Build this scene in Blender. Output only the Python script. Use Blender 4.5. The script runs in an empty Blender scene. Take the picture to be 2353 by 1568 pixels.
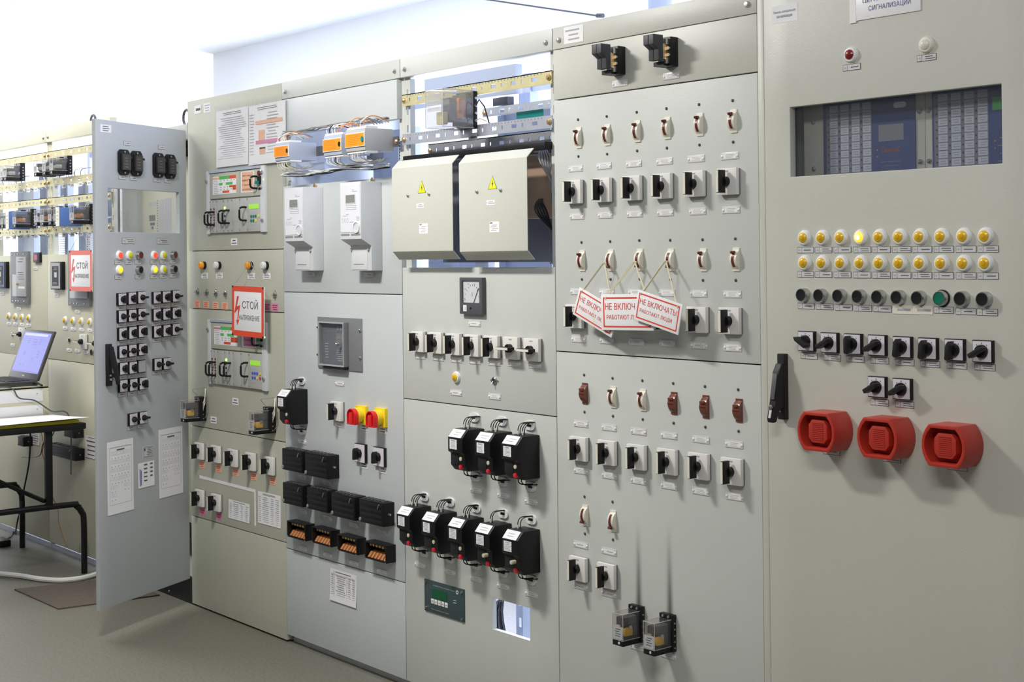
import bpy, bmesh, math, random
from math import pi, sin, cos, radians
from mathutils import Vector, Matrix

random.seed(7)
SC = bpy.context.scene
COL = SC.collection

# ---------------------------------------------------------------- camera, world, lights, exposure
CAM_F, CAM_YAW, CAM_PITCH, CAM_ROLL = 3249.9999, 0.8811384, -0.0049440, -0.0107779     # focal length in pixels of a 2353 wide frame
CAM_POS = Vector((5.606627, -2.814200, 1.484574))
PPX, PPY = -0.99, -207.71
FW = Vector((-sin(CAM_YAW) * cos(CAM_PITCH), cos(CAM_YAW) * cos(CAM_PITCH), -sin(CAM_PITCH)))
_rt = Vector((cos(CAM_YAW), sin(CAM_YAW), 0)); _up = _rt.cross(FW)
RT = cos(CAM_ROLL) * _rt + sin(CAM_ROLL) * _up
UP = -sin(CAM_ROLL) * _rt + cos(CAM_ROLL) * _up
cam = bpy.data.cameras.new('camera'); cam_o = bpy.data.objects.new('camera', cam); COL.objects.link(cam_o)
cam.sensor_width = 36; cam.lens = CAM_F / 2353 * 36; cam.clip_start = 0.05
cam.shift_x = -PPX / 2353; cam.shift_y = PPY / 2353
m = Matrix((RT, UP, -FW)).transposed().to_4x4(); m.translation = CAM_POS
cam_o.matrix_world = m
SC.camera = cam_o
SC.view_settings.view_transform = 'Standard'
try: SC.view_settings.look = 'None'
except Exception: pass
SC.view_settings.gamma = 1; SC.view_settings.use_curve_mapping = False
SC.view_settings.exposure = 0.06

W = bpy.data.worlds.new('world'); SC.world = W; W.use_nodes = True
bg = W.node_tree.nodes['Background']; bg.inputs[0].default_value = (0.93, 0.96, 1.0, 1); bg.inputs[1].default_value = 0.125

def area(name, loc, target, sx, sy, power, col):
    l = bpy.data.lights.new(name, 'AREA'); l.shape = 'RECTANGLE'; l.size = sx; l.size_y = sy; l.energy = power; l.color = col
    o = bpy.data.objects.new(name, l); COL.objects.link(o); o.location = loc
    o.rotation_euler = (Vector(target) - Vector(loc)).to_track_quat('-Z', 'Y').to_euler()
    return o
WARM = (1.0, 0.97, 0.90); COOL = (0.68, 0.74, 1.0)
area('aisle_lamp_near', (1.75, -1.35, 2.76), (1.75, -1.2, 0), 0.45, 0.16, 53, WARM)
area('aisle_lamp_right', (4.6, -2.2, 2.76), (4.3, -1.2, 0), 1.2, 0.3, 31, WARM)
area('aisle_lamp_left', (-2.0, -0.95, 2.74), (-2.0, -0.85, 0), 1.1, 0.4, 15, WARM)
area('aisle_lamp_middle', (-0.62, -0.85, 2.78), (-0.62, -0.75, 0), 0.7, 0.3, 15, WARM)
for i, x in enumerate((-1.85, 0.0, 1.9, 3.67)):
    area('rear_window_daylight', (x, 1.56, 1.3), (x, 0.0, 1.3), 1.25, 1.4, 75, COOL)
area('far_window_daylight', (-7.1, -0.8, 1.75), (0, -0.8, 1.75), 4.4, 1.7, 45, (0.93, 0.96, 1.0))
area('added_ceiling_fill', (-5.0, 5.3, 1.5), (-5.0, 0, 1.8), 3.6, 1.6, 330, (0.90, 0.94, 1.0))  # added fill without a window of its own, brightens the far ceiling

# ---------------------------------------------------------------- photograph -> place
def ray(px, py): return FW + RT * ((px - 1176.5 - PPX) / CAM_F) - UP * ((py - 784 - PPY) / CAM_F)
def atY(px, py, Y=0.0):
    d = ray(px, py); return CAM_POS + d * ((Y - CAM_POS.y) / d.y)
def atZ(px, py, Z=0.0):
    d = ray(px, py); return CAM_POS + d * ((Z - CAM_POS.z) / d.z)
def atX(px, py, X):
    d = ray(px, py); return CAM_POS + d * ((X - CAM_POS.x) / d.x)
DOOR_V = Vector((0.468, -0.8837, 0)).normalized()          # from hinge to free edge of the open door
DOOR_H = Vector((0.012, -0.014, 0))
DOOR_X = -DOOR_V                                           # to the right on the door's face
DOOR_N = Vector((-DOOR_X.y, DOOR_X.x, 0)) * -1             # out of the door's face
DOOR_RZ = math.atan2(DOOR_X.y, DOOR_X.x)
def atD(px, py, off=0.0):
    """point on the face of the open door"""
    o = DOOR_H + DOOR_N * off; d = ray(px, py)
    return CAM_POS + d * ((o - CAM_POS).dot(DOOR_N) / d.dot(DOOR_N))
def rectY(x0, y0, x1, y1, Y=0.0):
    """centre, width and height of a flat rectangle whose top left and bottom right corners are seen there"""
    a, b = atY(x0, y0, Y), atY(x1, y1, Y)
    return Vector(((a.x + b.x) / 2, Y, (a.z + b.z) / 2)), b.x - a.x, a.z - b.z
def rectD(x0, y0, x1, y1):
    a, b = atD(x0, y0), atD(x1, y1)
    w = (b - a).dot(DOOR_X)
    return (a + b) / 2, w, a.z - b.z

# ---------------------------------------------------------------- materials
MATS = {}
def mat(name, col, rough=0.5, metal=0.0, bump=0.0, bscale=300.0, var=0.0, vscale=3.0, emit=None, estr=0.0, trans=0.0, alpha=1.0, coat=0.0, spec=0.5):
    if name in MATS: return MATS[name]
    M = bpy.data.materials.new(name); M.use_nodes = True
    nt = M.node_tree; N = nt.nodes; L = nt.links; b = N['Principled BSDF']
    b.inputs['Base Color'].default_value = (*col, 1); b.inputs['Roughness'].default_value = rough; b.inputs['Metallic'].default_value = metal
    b.inputs['Specular IOR Level'].default_value = spec
    if coat: b.inputs['Coat Weight'].default_value = coat
    tc = None
    if bump or var: tc = N.new('ShaderNodeTexCoord')
    if bump:
        n = N.new('ShaderNodeTexNoise'); n.inputs['Scale'].default_value = bscale; n.inputs['Detail'].default_value = 2
        L.new(tc.outputs['Object'], n.inputs['Vector'])
        bp = N.new('ShaderNodeBump'); bp.inputs['Strength'].default_value = bump; bp.inputs['Distance'].default_value = 0.001
        L.new(n.outputs['Fac'], bp.inputs['Height']); L.new(bp.outputs['Normal'], b.inputs['Normal'])
    if var:
        n = N.new('ShaderNodeTexNoise'); n.inputs['Scale'].default_value = vscale; n.inputs['Detail'].default_value = 5; n.inputs['Roughness'].default_value = 0.6
        L.new(tc.outputs['Object'], n.inputs['Vector'])
        r = N.new('ShaderNodeValToRGB'); e = r.color_ramp.elements
        e[0].position = 0.3; e[0].color = (*[c * (1 - var) for c in col], 1); e[1].position = 0.7; e[1].color = (*[min(1, c * (1 + var)) for c in col], 1)
        L.new(n.outputs['Fac'], r.inputs['Fac']); L.new(r.outputs['Color'], b.inputs['Base Color'])
    if emit: b.inputs['Emission Color'].default_value = (*emit, 1); b.inputs['Emission Strength'].default_value = estr
    if trans: b.inputs['Transmission Weight'].default_value = trans
    MATS[name] = M; return M
def glass(name, tint=(1, 1, 1), gloss=0.06, rough=0.03, haze=0.0):
    """thin clear pane: see-through with a weak glossy reflection and a little diffuse haze"""
    M = bpy.data.materials.new(name); M.use_nodes = True; nt = M.node_tree; N = nt.nodes; L = nt.links
    N.remove(N['Principled BSDF']); out = N['Material Output']
    t = N.new('ShaderNodeBsdfTransparent'); t.inputs[0].default_value = (*tint, 1)
    g = N.new('ShaderNodeBsdfGlossy'); g.inputs['Roughness'].default_value = rough; g.inputs['Color'].default_value = (1, 1, 1, 1)
    mx = N.new('ShaderNodeMixShader'); mx.inputs[0].default_value = gloss
    L.new(t.outputs[0], mx.inputs[1]); L.new(g.outputs[0], mx.inputs[2]); last = mx
    if haze:
        d = N.new('ShaderNodeBsdfDiffuse'); d.inputs[0].default_value = (0.75, 0.75, 0.75, 1)
        m2 = N.new('ShaderNodeMixShader'); m2.inputs[0].default_value = haze
        L.new(mx.outputs[0], m2.inputs[1]); L.new(d.outputs[0], m2.inputs[2]); last = m2
    L.new(last.outputs[0], out.inputs[0])
    MATS[name] = M; return M

mat('paint_daylight_cast', (0.565, 0.60, 0.615), 0.42, bump=0.25, bscale=420, var=0.025, vscale=2.2)  # same paint with daylight's blue cast put into its colour
mat('paint', (0.58, 0.60, 0.575), 0.42, bump=0.25, bscale=420, var=0.025, vscale=2.2)
mat('paint_texture', (0.565, 0.57, 0.515), 0.34, bump=0.30, bscale=650, var=0.02, vscale=2.0)
mat('paint_old', (0.485, 0.495, 0.415), 0.5, bump=0.2, bscale=420, var=0.035, vscale=2.4)
mat('paint_rack', (0.66, 0.645, 0.50), 0.5, bump=0.2, bscale=420, var=0.03, vscale=2.4)
mat('paint_door', (0.485, 0.515, 0.545), 0.45, bump=0.25, bscale=380, var=0.03, vscale=3)
mat('paint_cover', (0.59, 0.60, 0.54), 0.45, bump=0.2, bscale=400)
mat('seam', (0.10, 0.10, 0.09), 0.7)
mat('zinc', (0.55, 0.58, 0.66), 0.38, metal=0.55, var=0.08, vscale=9)
mat('zinc_yellow', (0.66, 0.60, 0.34), 0.42, metal=0.45, var=0.10, vscale=12)
mat('chrome', (0.50, 0.50, 0.50), 0.2, metal=1.0)
mat('steel', (0.55, 0.55, 0.54), 0.32, metal=0.9)
mat('brass', (0.72, 0.50, 0.26), 0.32, metal=0.9)
mat('black', (0.007, 0.007, 0.009), 0.42, spec=0.35)
mat('black_soft', (0.013, 0.013, 0.016), 0.5, spec=0.35)
mat('puller', (0.040, 0.042, 0.050), 0.5)
mat('dark_grey', (0.085, 0.087, 0.10), 0.5)
mat('mid_grey', (0.21, 0.215, 0.235), 0.5)
mat('grey_plastic', (0.44, 0.45, 0.46), 0.5)
mat('cream_plastic', (0.80, 0.77, 0.66), 0.4)
mat('plate_white', (0.80, 0.785, 0.76), 0.38)
mat('plate_lilac', (0.74, 0.70, 0.78), 0.4)
mat('white_plastic', (0.85, 0.85, 0.85), 0.35)
mat('meter_white', (0.66, 0.68, 0.71), 0.4)
mat('meter_face', (0.76, 0.77, 0.83), 0.35)
mat('paper', (0.86, 0.865, 0.89), 0.7)
mat('ink', (0.10, 0.10, 0.12), 0.8)
mat('ink_soft', (0.42, 0.42, 0.46), 0.8)
mat('ink_blue', (0.10, 0.10, 0.30), 0.8)
mat('rivet', (0.92, 0.92, 0.95), 0.25)  # white in place of metal paints in the highlight on each rivet
mat('card', (0.84, 0.83, 0.83), 0.6)
mat('card_grey', (0.60, 0.60, 0.61), 0.45)
mat('card_orange', (0.82, 0.47, 0.31), 0.7)
mat('card_pink', (0.66, 0.22, 0.40), 0.7)
mat('alu', (0.70, 0.70, 0.73), 0.3, metal=0.15)
mat('sign_white', (0.88, 0.88, 0.90), 0.35)
mat('sign_red', (0.72, 0.07, 0.05), 0.4)
mat('sign_orange_red', (0.80, 0.085, 0.035), 0.35)
mat('siren_red', (0.47, 0.036, 0.022), 0.38, bump=0.1, bscale=300)
mat('button_red', (0.60, 0.02, 0.03), 0.35)
mat('button_beige', (0.62, 0.57, 0.44), 0.45)
mat('switch_red', (0.75, 0.02, 0.02), 0.3)
mat('switch_yellow', (0.92, 0.68, 0.02), 0.35)
mat('maroon', (0.13, 0.02, 0.015), 0.35)
mat('brown', (0.17, 0.045, 0.025), 0.28, coat=0.3)
mat('amber', (0.80, 0.50, 0.01), 0.3, coat=0.4)
mat('amber_core', (0.72, 0.40, 0.01), 0.35)
mat('amber_lit', (1.0, 0.55, 0.05), 0.3, emit=(1.0, 0.40, 0.02), estr=1.5)
mat('amber_glow', (1, .8, .4), 0.3, emit=(1.0, 0.86, 0.50), estr=9)
mat('red_lens', (0.20, 0.005, 0.005), 0.25, coat=0.5)
mat('red_lit', (0.8, 0.03, 0.02), 0.3, emit=(1.0, 0.06, 0.03), estr=1.1)
mat('yellow_lit', (1.0, 0.7, 0.02), 0.3, emit=(1.0, 0.60, 0.01), estr=0.9)
mat('lime_lens', (0.62, 0.62, 0.01), 0.3)
mat('white_lens', (0.72, 0.70, 0.62), 0.3)
mat('orange_lens', (0.88, 0.33, 0.01), 0.3, coat=0.3)
mat('grey_lens', (0.68, 0.68, 0.70), 0.25)
mat('green_button', (0.0, 0.16, 0.10), 0.35)
mat('teal', (0.0, 0.22, 0.20), 0.4)
mat('lcd_grey', (0.24, 0.26, 0.24), 0.25)
mat('lcd_green', (0.25, 0.55, 0.05), 0.3, emit=(0.35, 0.75, 0.05), estr=0.45)
mat('lcd_dark_green', (0.0, 0.10, 0.04), 0.25)
mat('led_green', (0.1, 0.8, 0.05), 0.3, emit=(0.25, 1.0, 0.1), estr=4.0)
mat('orange_label', (0.92, 0.29, 0.0), 0.45)
mat('orange_ink', (0.62, 0.16, 0.0), 0.6)
mat('table_green', (0.10, 0.50, 0.12), 0.6)
mat('table_red', (0.70, 0.10, 0.05), 0.6)
mat('blue_button', (0.06, 0.10, 0.62), 0.4)
mat('yellow_button', (0.75, 0.70, 0.06), 0.4)
mat('controller', (0.045, 0.075, 0.085), 0.45)
mat('alarm_blue', (0.045, 0.075, 0.21), 0.45)
mat('tag_white', (0.62, 0.63, 0.66), 0.6)
mat('warning_yellow', (0.84, 0.86, 0.02), 0.4)
mat('duct_blue', (0.42, 0.47, 0.58), 0.5)
mat('copper', (0.50, 0.20, 0.07), 0.45)
mat('coil_yellow', (0.68, 0.42, 0.06), 0.5)
mat('sand', (0.30, 0.20, 0.14), 0.6)
mat('rope', (0.72, 0.64, 0.45), 0.8)
mat('wire_white', (0.78, 0.78, 0.76), 0.5)
mat('wire_orange', (0.75, 0.30, 0.12), 0.5)
mat('wire_blue', (0.05, 0.07, 0.45), 0.5)
mat('screen', (0.05, 0.05, 0.16), 0.25, emit=(0.16, 0.18, 0.80), estr=0.55)
mat('screen_pale', (0.3, 0.3, 0.7), 0.25, emit=(0.32, 0.35, 0.95), estr=0.6)
mat('screen_dark', (0.06, 0.06, 0.28), 0.25, emit=(0.10, 0.08, 0.55), estr=0.5)
mat('laptop_black', (0.05, 0.05, 0.052), 0.4)
mat('folder_yellow', (0.55, 0.50, 0.01), 0.45)
mat('carpet', (0.115, 0.095, 0.075), 0.95, bump=1.0, bscale=220, var=0.18, vscale=60)
mat('floor', (0.17, 0.163, 0.13), 0.50, bump=0.25, bscale=180, var=0.22, vscale=90)
mat('white_wall', (0.93, 0.935, 0.94), 0.8, var=0.01)
mat('ceiling', (0.93, 0.94, 0.95), 0.85)
mat('lamp_diffuser', (0.9, 0.9, 0.9), 0.5, emit=(1, 1, 1), estr=6.0)
mat('shade_grey', (0.26, 0.26, 0.26), 0.6)
mat('screw_dark', (0.07, 0.07, 0.065), 0.45)
glass('clear_case', (0.93, 0.92, 0.92), 0.12, 0.08, 0.17)
glass('case_edge', (0.9, 0.9, 0.9), 0.15, 0.1, 0.45)
glass('smoke_case', (0.90, 0.88, 0.85), 0.05, 0.10, 0.045)
glass('dial_glass', (0.98, 0.98, 0.98), 0.03, 0.04)
glass('sleeve', (0.985, 0.985, 0.985), 0.05, 0.12, 0.03)
glass('window_glass', (0.90, 0.915, 0.95), 0.06, 0.04, 0.02)

# ---------------------------------------------------------------- mesh building
def glyphs(body, bold, shear):
    """filled outlines of a piece of writing (overlapping strokes of a letter are merged)"""
    from mathutils.geometry import delaunay_2d_cdt
    c = bpy.data.curves.new('lettering', 'FONT'); c.body = body; c.size = 1; c.resolution_u = 4; c.shear = shear;
    c.offset = bold
    try: c.fill_mode = 'NONE'
    except Exception: pass
    o = bpy.data.objects.new('lettering', c); COL.objects.link(o)
    me = bpy.data.meshes.new_from_object(o.evaluated_get(bpy.context.evaluated_depsgraph_get()))
    P = [Vector((v.co.x, v.co.y)) for v in me.vertices]; E = [tuple(e.vertices) for e in me.edges]
    bpy.data.objects.remove(o); bpy.data.curves.remove(c); bpy.data.meshes.remove(me)
    nv, ne, nf = delaunay_2d_cdt(P, E, [], 0, 1e-6)[:3]
    nxt = {a: b for a, b in E}; loops = []; left = set(nxt)
    while left:
        a = left.pop(); L = [a]; b = nxt[a]
        while b in left: left.discard(b); L.append(b); b = nxt[b]
        q = [P[i] for i in L]; loops.append((q, min(p.x for p in q), max(p.x for p in q)))
    out = []
    for f in nf:
        g = sum((nv[i] for i in f), Vector((0, 0))) / len(f); w = 0
        for q, xa, xb in loops:
            if not xa < g.x < xb: continue
            for m_ in range(len(q)):
                a, b = q[m_ - 1], q[m_]
                if (a.x <= g.x) != (b.x <= g.x):
                    y = a.y + (b.y - a.y) * (g.x - a.x) / (b.x - a.x)
                    if y > g.y: w += 1 if b.x > a.x else -1
        if w: out.append(list(f))
    used = sorted({i for f in out for i in f}); mp = {u: n for n, u in enumerate(used)}
    return [(nv[u].x, nv[u].y, 0) for u in used], [[mp[i] for i in f] for f in out]
class MB:
    def __init__(s): s.v = []; s.f = []; s.mi = []; s.mats = []; s.flatf = set()
    def m(s, name):
        if name not in s.mats: s.mats.append(name)
        return s.mats.index(name)
    def add(s, vs, fs, mt, flat_=False):
        o = len(s.v); k = s.m(mt); s.v += [tuple(v) for v in vs]
        for f in fs:
            if flat_: s.flatf.add(len(s.f))
            s.f.append([i + o for i in f]); s.mi.append(k)
        return s
    def box(s, x0, x1, y0, y1, z0, z1, mt):
        if x0 > x1: x0, x1 = x1, x0
        if y0 > y1: y0, y1 = y1, y0
        if z0 > z1: z0, z1 = z1, z0
        return s.add([(x0, y0, z0), (x1, y0, z0), (x1, y1, z0), (x0, y1, z0), (x0, y0, z1), (x1, y0, z1), (x1, y1, z1), (x0, y1, z1)],
                     [(0, 3, 2, 1), (4, 5, 6, 7), (0, 1, 5, 4), (1, 2, 6, 5), (2, 3, 7, 6), (3, 0, 4, 7)], mt)
    def bx(s, c, d, mt): return s.box(c[0] - d[0] / 2, c[0] + d[0] / 2, c[1] - d[1] / 2, c[1] + d[1] / 2, c[2] - d[2] / 2, c[2] + d[2] / 2, mt)
    def flat(s, x0, x1, z0, z1, y, mt, t=0.0004):
        """thin printed patch on a face looking to -y"""
        return s.box(x0, x1, y - t, y, z0, z1, mt)
    def prism(s, pts, axis, lo, hi, mt):
        n = len(pts)
        def P(p, t): return {'x': (t, p[0], p[1]), 'y': (p[0], t, p[1]), 'z': (p[0], p[1], t)}[axis]
        vs = [P(p, lo) for p in pts] + [P(p, hi) for p in pts]
        return s.add(vs, [list(range(n))[::-1], list(range(n, 2 * n))] + [(i, (i + 1) % n, n + (i + 1) % n, n + i) for i in range(n)], mt)
    def ring(s, outer, inner, y0, y1, mt):
        n = len(outer)
        vs = [(p[0], y0, p[1]) for p in outer] + [(p[0], y0, p[1]) for p in inner] + [(p[0], y1, p[1]) for p in outer] + [(p[0], y1, p[1]) for p in inner]
        fs = []
        for i in range(n):
            j = (i + 1) % n
            fs += [(i, j, n + j, n + i), (2 * n + j, 2 * n + i, 3 * n + i, 3 * n + j), (j, i, 2 * n + i, 2 * n + j), (n + i, n + j, 3 * n + j, 3 * n + i)]
        return s.add(vs, fs, mt)
    def lathe(s, prof, mt, n=20, c=(0, 0, 0)):
        """profile of (radius, y) turned round the y axis"""
        vs = []; fs = []
        for r, y in prof:
            for i in range(n):
                a = 2 * pi * i / n; vs.append((c[0] + r * cos(a), c[1] + y, c[2] + r * sin(a)))
        for k in range(len(prof) - 1):
            for i in range(n):
                j = (i + 1) % n; fs.append((k * n + i, k * n + j, (k + 1) * n + j, (k + 1) * n + i))
        fs.append(tuple(range(n))); fs.append(tuple(range((len(prof) - 1) * n, len(prof) * n))[::-1])
        return s.add(vs, fs, mt)
    def tube(s, pts, r, mt, n=6, closed=False):
        pts = [Vector(p) for p in pts]; vs = []; fs = []; k = len(pts)
        up = Vector((0.13, 0.21, 1)).normalized()
        for i, p in enumerate(pts):
            a = pts[(i - 1) % k] if closed or i else p; b = pts[(i + 1) % k] if closed or i < k - 1 else p
            d = (b - a)
            d = d.normalized() if d.length > 1e-9 else Vector((1, 0, 0))
            u = up - d * up.dot(d)
            if u.length < 0.05: u = Vector((1, 0, 0)) - d * d.x
            u.normalize(); w = d.cross(u)
            for j in range(n):
                t = 2 * pi * j / n; vs.append(p + (u * cos(t) + w * sin(t)) * r)
        for i in range(k if closed else k - 1):
            for j in range(n):
                q = (j + 1) % n; i2 = (i + 1) % k
                fs.append((i * n + j, i * n + q, i2 * n + q, i2 * n + j))
        if not closed: fs += [tuple(range(n))[::-1], tuple(range((k - 1) * n, k * n))]
        return s.add(vs, fs, mt)
    def cyl(s, a, b, r, mt, n=14): return s.tube([a, b], r, mt, n)
    def rod(s, a, b, w, h, mt):
        """rectangular bar from a to b"""
        a, b = Vector(a), Vector(b); d = (b - a).normalized(); u = Vector((0, 0, 1)) - d * d.z
        if u.length < 0.05: u = Vector((0, 1, 0)) - d * d.y
        u.normalize(); v = d.cross(u); vs = []
        for p in (a, b):
            for sx, sy in ((-1, -1), (1, -1), (1, 1), (-1, 1)): vs.append(p + v * sx * w / 2 + u * sy * h / 2)
        return s.add(vs, [(0, 3, 2, 1), (4, 5, 6, 7), (0, 1, 5, 4), (1, 2, 6, 5), (2, 3, 7, 6), (3, 0, 4, 7)], mt)
    def plate(s, x0, x1, z0, z1, y0, y1, holes, mt):
        """plate facing -y with rectangular holes (x0, x1, z0, z1)"""
        xs = sorted({x0, x1, *[h[0] for h in holes], *[h[1] for h in holes]}); zs = sorted({z0, z1, *[h[2] for h in holes], *[h[3] for h in holes]})
        nx, nz = len(xs), len(zs)
        def solid(i, k):
            if i < 0 or k < 0 or i >= nx - 1 or k >= nz - 1: return False
            cx, cz = (xs[i] + xs[i + 1]) / 2, (zs[k] + zs[k + 1]) / 2
            return not any(h[0] < cx < h[1] and h[2] < cz < h[3] for h in holes)
        vid = {}; vs = []; fs = []
        def V(i, k, b):
            if (i, k, b) not in vid: vid[(i, k, b)] = len(vs); vs.append((xs[i], (y0, y1)[b], zs[k]))
            return vid[(i, k, b)]
        for i in range(nx - 1):
            for k in range(nz - 1):
                if not solid(i, k): continue
                fs.append((V(i, k, 0), V(i + 1, k, 0), V(i + 1, k + 1, 0), V(i, k + 1, 0)))
                fs.append((V(i, k, 1), V(i, k + 1, 1), V(i + 1, k + 1, 1), V(i + 1, k, 1)))
                if not solid(i - 1, k): fs.append((V(i, k, 0), V(i, k + 1, 0), V(i, k + 1, 1), V(i, k, 1)))
                if not solid(i + 1, k): fs.append((V(i + 1, k, 1), V(i + 1, k + 1, 1), V(i + 1, k + 1, 0), V(i + 1, k, 0)))
                if not solid(i, k - 1): fs.append((V(i, k, 1), V(i + 1, k, 1), V(i + 1, k, 0), V(i, k, 0)))
                if not solid(i, k + 1): fs.append((V(i, k + 1, 0), V(i + 1, k + 1, 0), V(i + 1, k + 1, 1), V(i, k + 1, 1)))
        return s.add(vs, fs, mt)
    def text(s, body, x0, x1, z0, z1, y, mt, bold=0.0, t=0.0006, shear=0.0):
        """writing fitted to a rectangle on a face looking to -y"""
        k = (body, bold, shear)
        if k not in TXT: TXT[k] = glyphs(body, bold, shear)
        vs, fs = TXT[k]
        ax, bx_ = min(v[0] for v in vs), max(v[0] for v in vs); az, bz = min(v[1] for v in vs), max(v[1] for v in vs)
        return s.add([(x0 + (v[0] - ax) / (bx_ - ax) * (x1 - x0), y - t, z0 + (v[1] - az) / (bz - az) * (z1 - z0)) for v in vs], fs, mt, True)
    def edges(s, x0, x1, y0, y1, z0, z1, r, mt):
        for a in (x0, x1):
            for b in (z0, z1): s.box(a - r, a + r, y0, y1, b - r, b + r, mt)
            s.box(a - r, a + r, y0 - r, y0 + r, z0, z1, mt)
        for b in (z0, z1): s.box(x0, x1, y0 - r, y0 + r, b - r, b + r, mt)
        return s
    def lines(s, x0, x1, z0, z1, n, y, mt, frac=0.35, seed=0, ragged=0.25):
        r = random.Random(seed * 977 + n); h = (z1 - z0) / n
        for i in range(n):
            zc = z1 - (i + 0.5) * h; a = x0 + (x1 - x0) * r.random() * ragged; b = x1 - (x1 - x0) * r.random() * ragged
            s.flat(a, b, zc - h * frac / 2, zc + h * frac / 2, y, mt)
        return s
    def mesh(s, name, bevel=0.0, seg=2):
        me = bpy.data.meshes.new(name); bm = bmesh.new()
        vv = [bm.verts.new(v) for v in s.v]
        tx = []
        for n_, (f, k) in enumerate(zip(s.f, s.mi)):
            try:
                fc = bm.faces.new([vv[i] for i in f]); fc.material_index = k; fc.smooth = n_ not in s.flatf
            except ValueError: pass
        bmesh.ops.recalc_face_normals(bm, faces=bm.faces)
        if bevel:
            es = [e for e in bm.edges if len(e.link_faces) == 2 and e.calc_face_angle(0) > radians(32)]
            if es: bmesh.ops.bevel(bm, geom=es, offset=bevel, segments=seg, profile=0.6, affect='EDGES', clamp_overlap=True)
        bm.to_mesh(me); bm.free()
        for n in s.mats: me.materials.append(MATS[n])
        me.set_sharp_from_angle(angle=radians(34))
        return me
TXT = {}
def smooth(pts, k=4):
    P = [Vector(p) for p in pts]; out = []
    for i in range(len(P) - 1):
        a, b, c, d = P[max(0, i - 1)], P[i], P[i + 1], P[min(len(P) - 1, i + 2)]
        for j in range(k):
            t = j / k; out.append(.5 * ((2 * b) + (c - a) * t + (2 * a - 5 * b + 4 * c - d) * t * t + (3 * b - a - 3 * c + d) * t ** 3))
    return out + [P[-1]]

class Kit:
    """parts of one kind of thing: (name, mesh, parent index, location, rotation, label)"""
    def __init__(s): s.p = []
    def part(s, name, mb, parent=None, bevel=0.0, loc=(0, 0, 0), rot=(0, 0, 0), label=None, seg=2):
        s.p.append((name, mb if isinstance(mb, bpy.types.Mesh) else mb.mesh(name, bevel, seg), parent, loc, rot, label)); return len(s.p) - 1
KITS = {}
def kit(key, fn, *a, **k):
    if key not in KITS:
        K = Kit(); fn(K, *a, **k); KITS[key] = K
    return KITS[key]
LABELS = {}
def tag(o, label, cat, group=None, kind=None):
    o['label'] = label; o['category'] = cat
    if group: o['group'] = group
    if kind: o['kind'] = kind
    LABELS.setdefault(label, []).append(o.name)
    return o
def spawn(name, K, label, cat, loc, rz=0.0, group=None, roll=0.0, scale=1.0):
    """place one thing: an Empty at its base that parents a copy of each of its parts"""
    r = bpy.data.objects.new(name, None); r.empty_display_size = 0.03; COL.objects.link(r)
    r.location = loc; r.rotation_mode = 'ZYX' if False else 'XYZ'
    r.rotation_euler = (0, roll, rz); r.scale = (scale, scale, scale)
    tag(r, label, cat, group); made = []
    for (n, me, par, l, ro, lb) in K.p:
        o = bpy.data.objects.new(n, me); COL.objects.link(o); o.parent = r if par is None else made[par]
        o.location = l; o.rotation_euler = ro
        if lb: o['label'] = lb
        made.append(o)
    return r
def single(name, mb, label, cat, loc=(0, 0, 0), rz=0.0, group=None, bevel=0.0, kind=None, roll=0.0):
    o = bpy.data.objects.new(name, mb.mesh(name, bevel)); COL.objects.link(o); o.location = loc; o.rotation_euler = (0, roll, rz)
    if kind == 'structure': o['kind'] = kind
    else: tag(o, label, cat, group, kind)
    return o
def structure(name, mb, bevel=0.0):
    return single(name, mb, None, None, bevel=bevel, kind='structure')
ORD = ['first', 'second', 'third', 'fourth', 'fifth', 'sixth', 'seventh', 'eighth', 'ninth', 'tenth']
# ---------------------------------------------------------------- kits of small devices (origin on the panel's face, x right, -y out of the panel)
def k_nameplate(K, n, seed):
    """clear riveted holder with a printed card"""
    K.part('holder', MB().box(-.031, .031, -.0016, 0, -.0095, .0095, 'alu'), bevel=.0005)
    c = MB().flat(-.022, .022, -.0065, .0065, -.0016, 'card'); c.lines(-.017, .019, -.0055, .0055, n, -.002, 'ink_soft', .24, seed)
    K.part('card', c)
    for x in (-.0265, .0265): K.part('rivet', MB().lathe([(.0036, 0), (.0032, -.0016), (.0012, -.0026)], 'rivet', 10), loc=(x, -.0016, 0))
def k_strip(K, n, seed, w=.052, h=.0155, col='card_grey'):
    """black bordered printed strip with a narrow number field"""
    b = MB().flat(-w / 2, w / 2, -h / 2, h / 2, 0, 'ink', .0008)
    K.part('border', b)
    c = MB(); e = .0011
    c.flat(-w / 2 + e, -w / 2 + w * .26, -h / 2 + e, h / 2 - e, -.0008, col); c.flat(-w / 2 + w * .28, w / 2 - e, -h / 2 + e, h / 2 - e, -.0008, col)
    K.part('card', c)
    t = MB(); t.lines(-w / 2 + w * .08, -w / 2 + w * .20, -h * .2, h * .2, 1, -.0012, 'ink_soft', .45, seed); t.lines(-w / 2 + w * .31, w / 2 - w * .04, -h * .32, h * .32, n, -.0012, 'ink', .30 / (1 if n > 1 else 1.5), seed + 5)
    K.part('printed_text', t)
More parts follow.
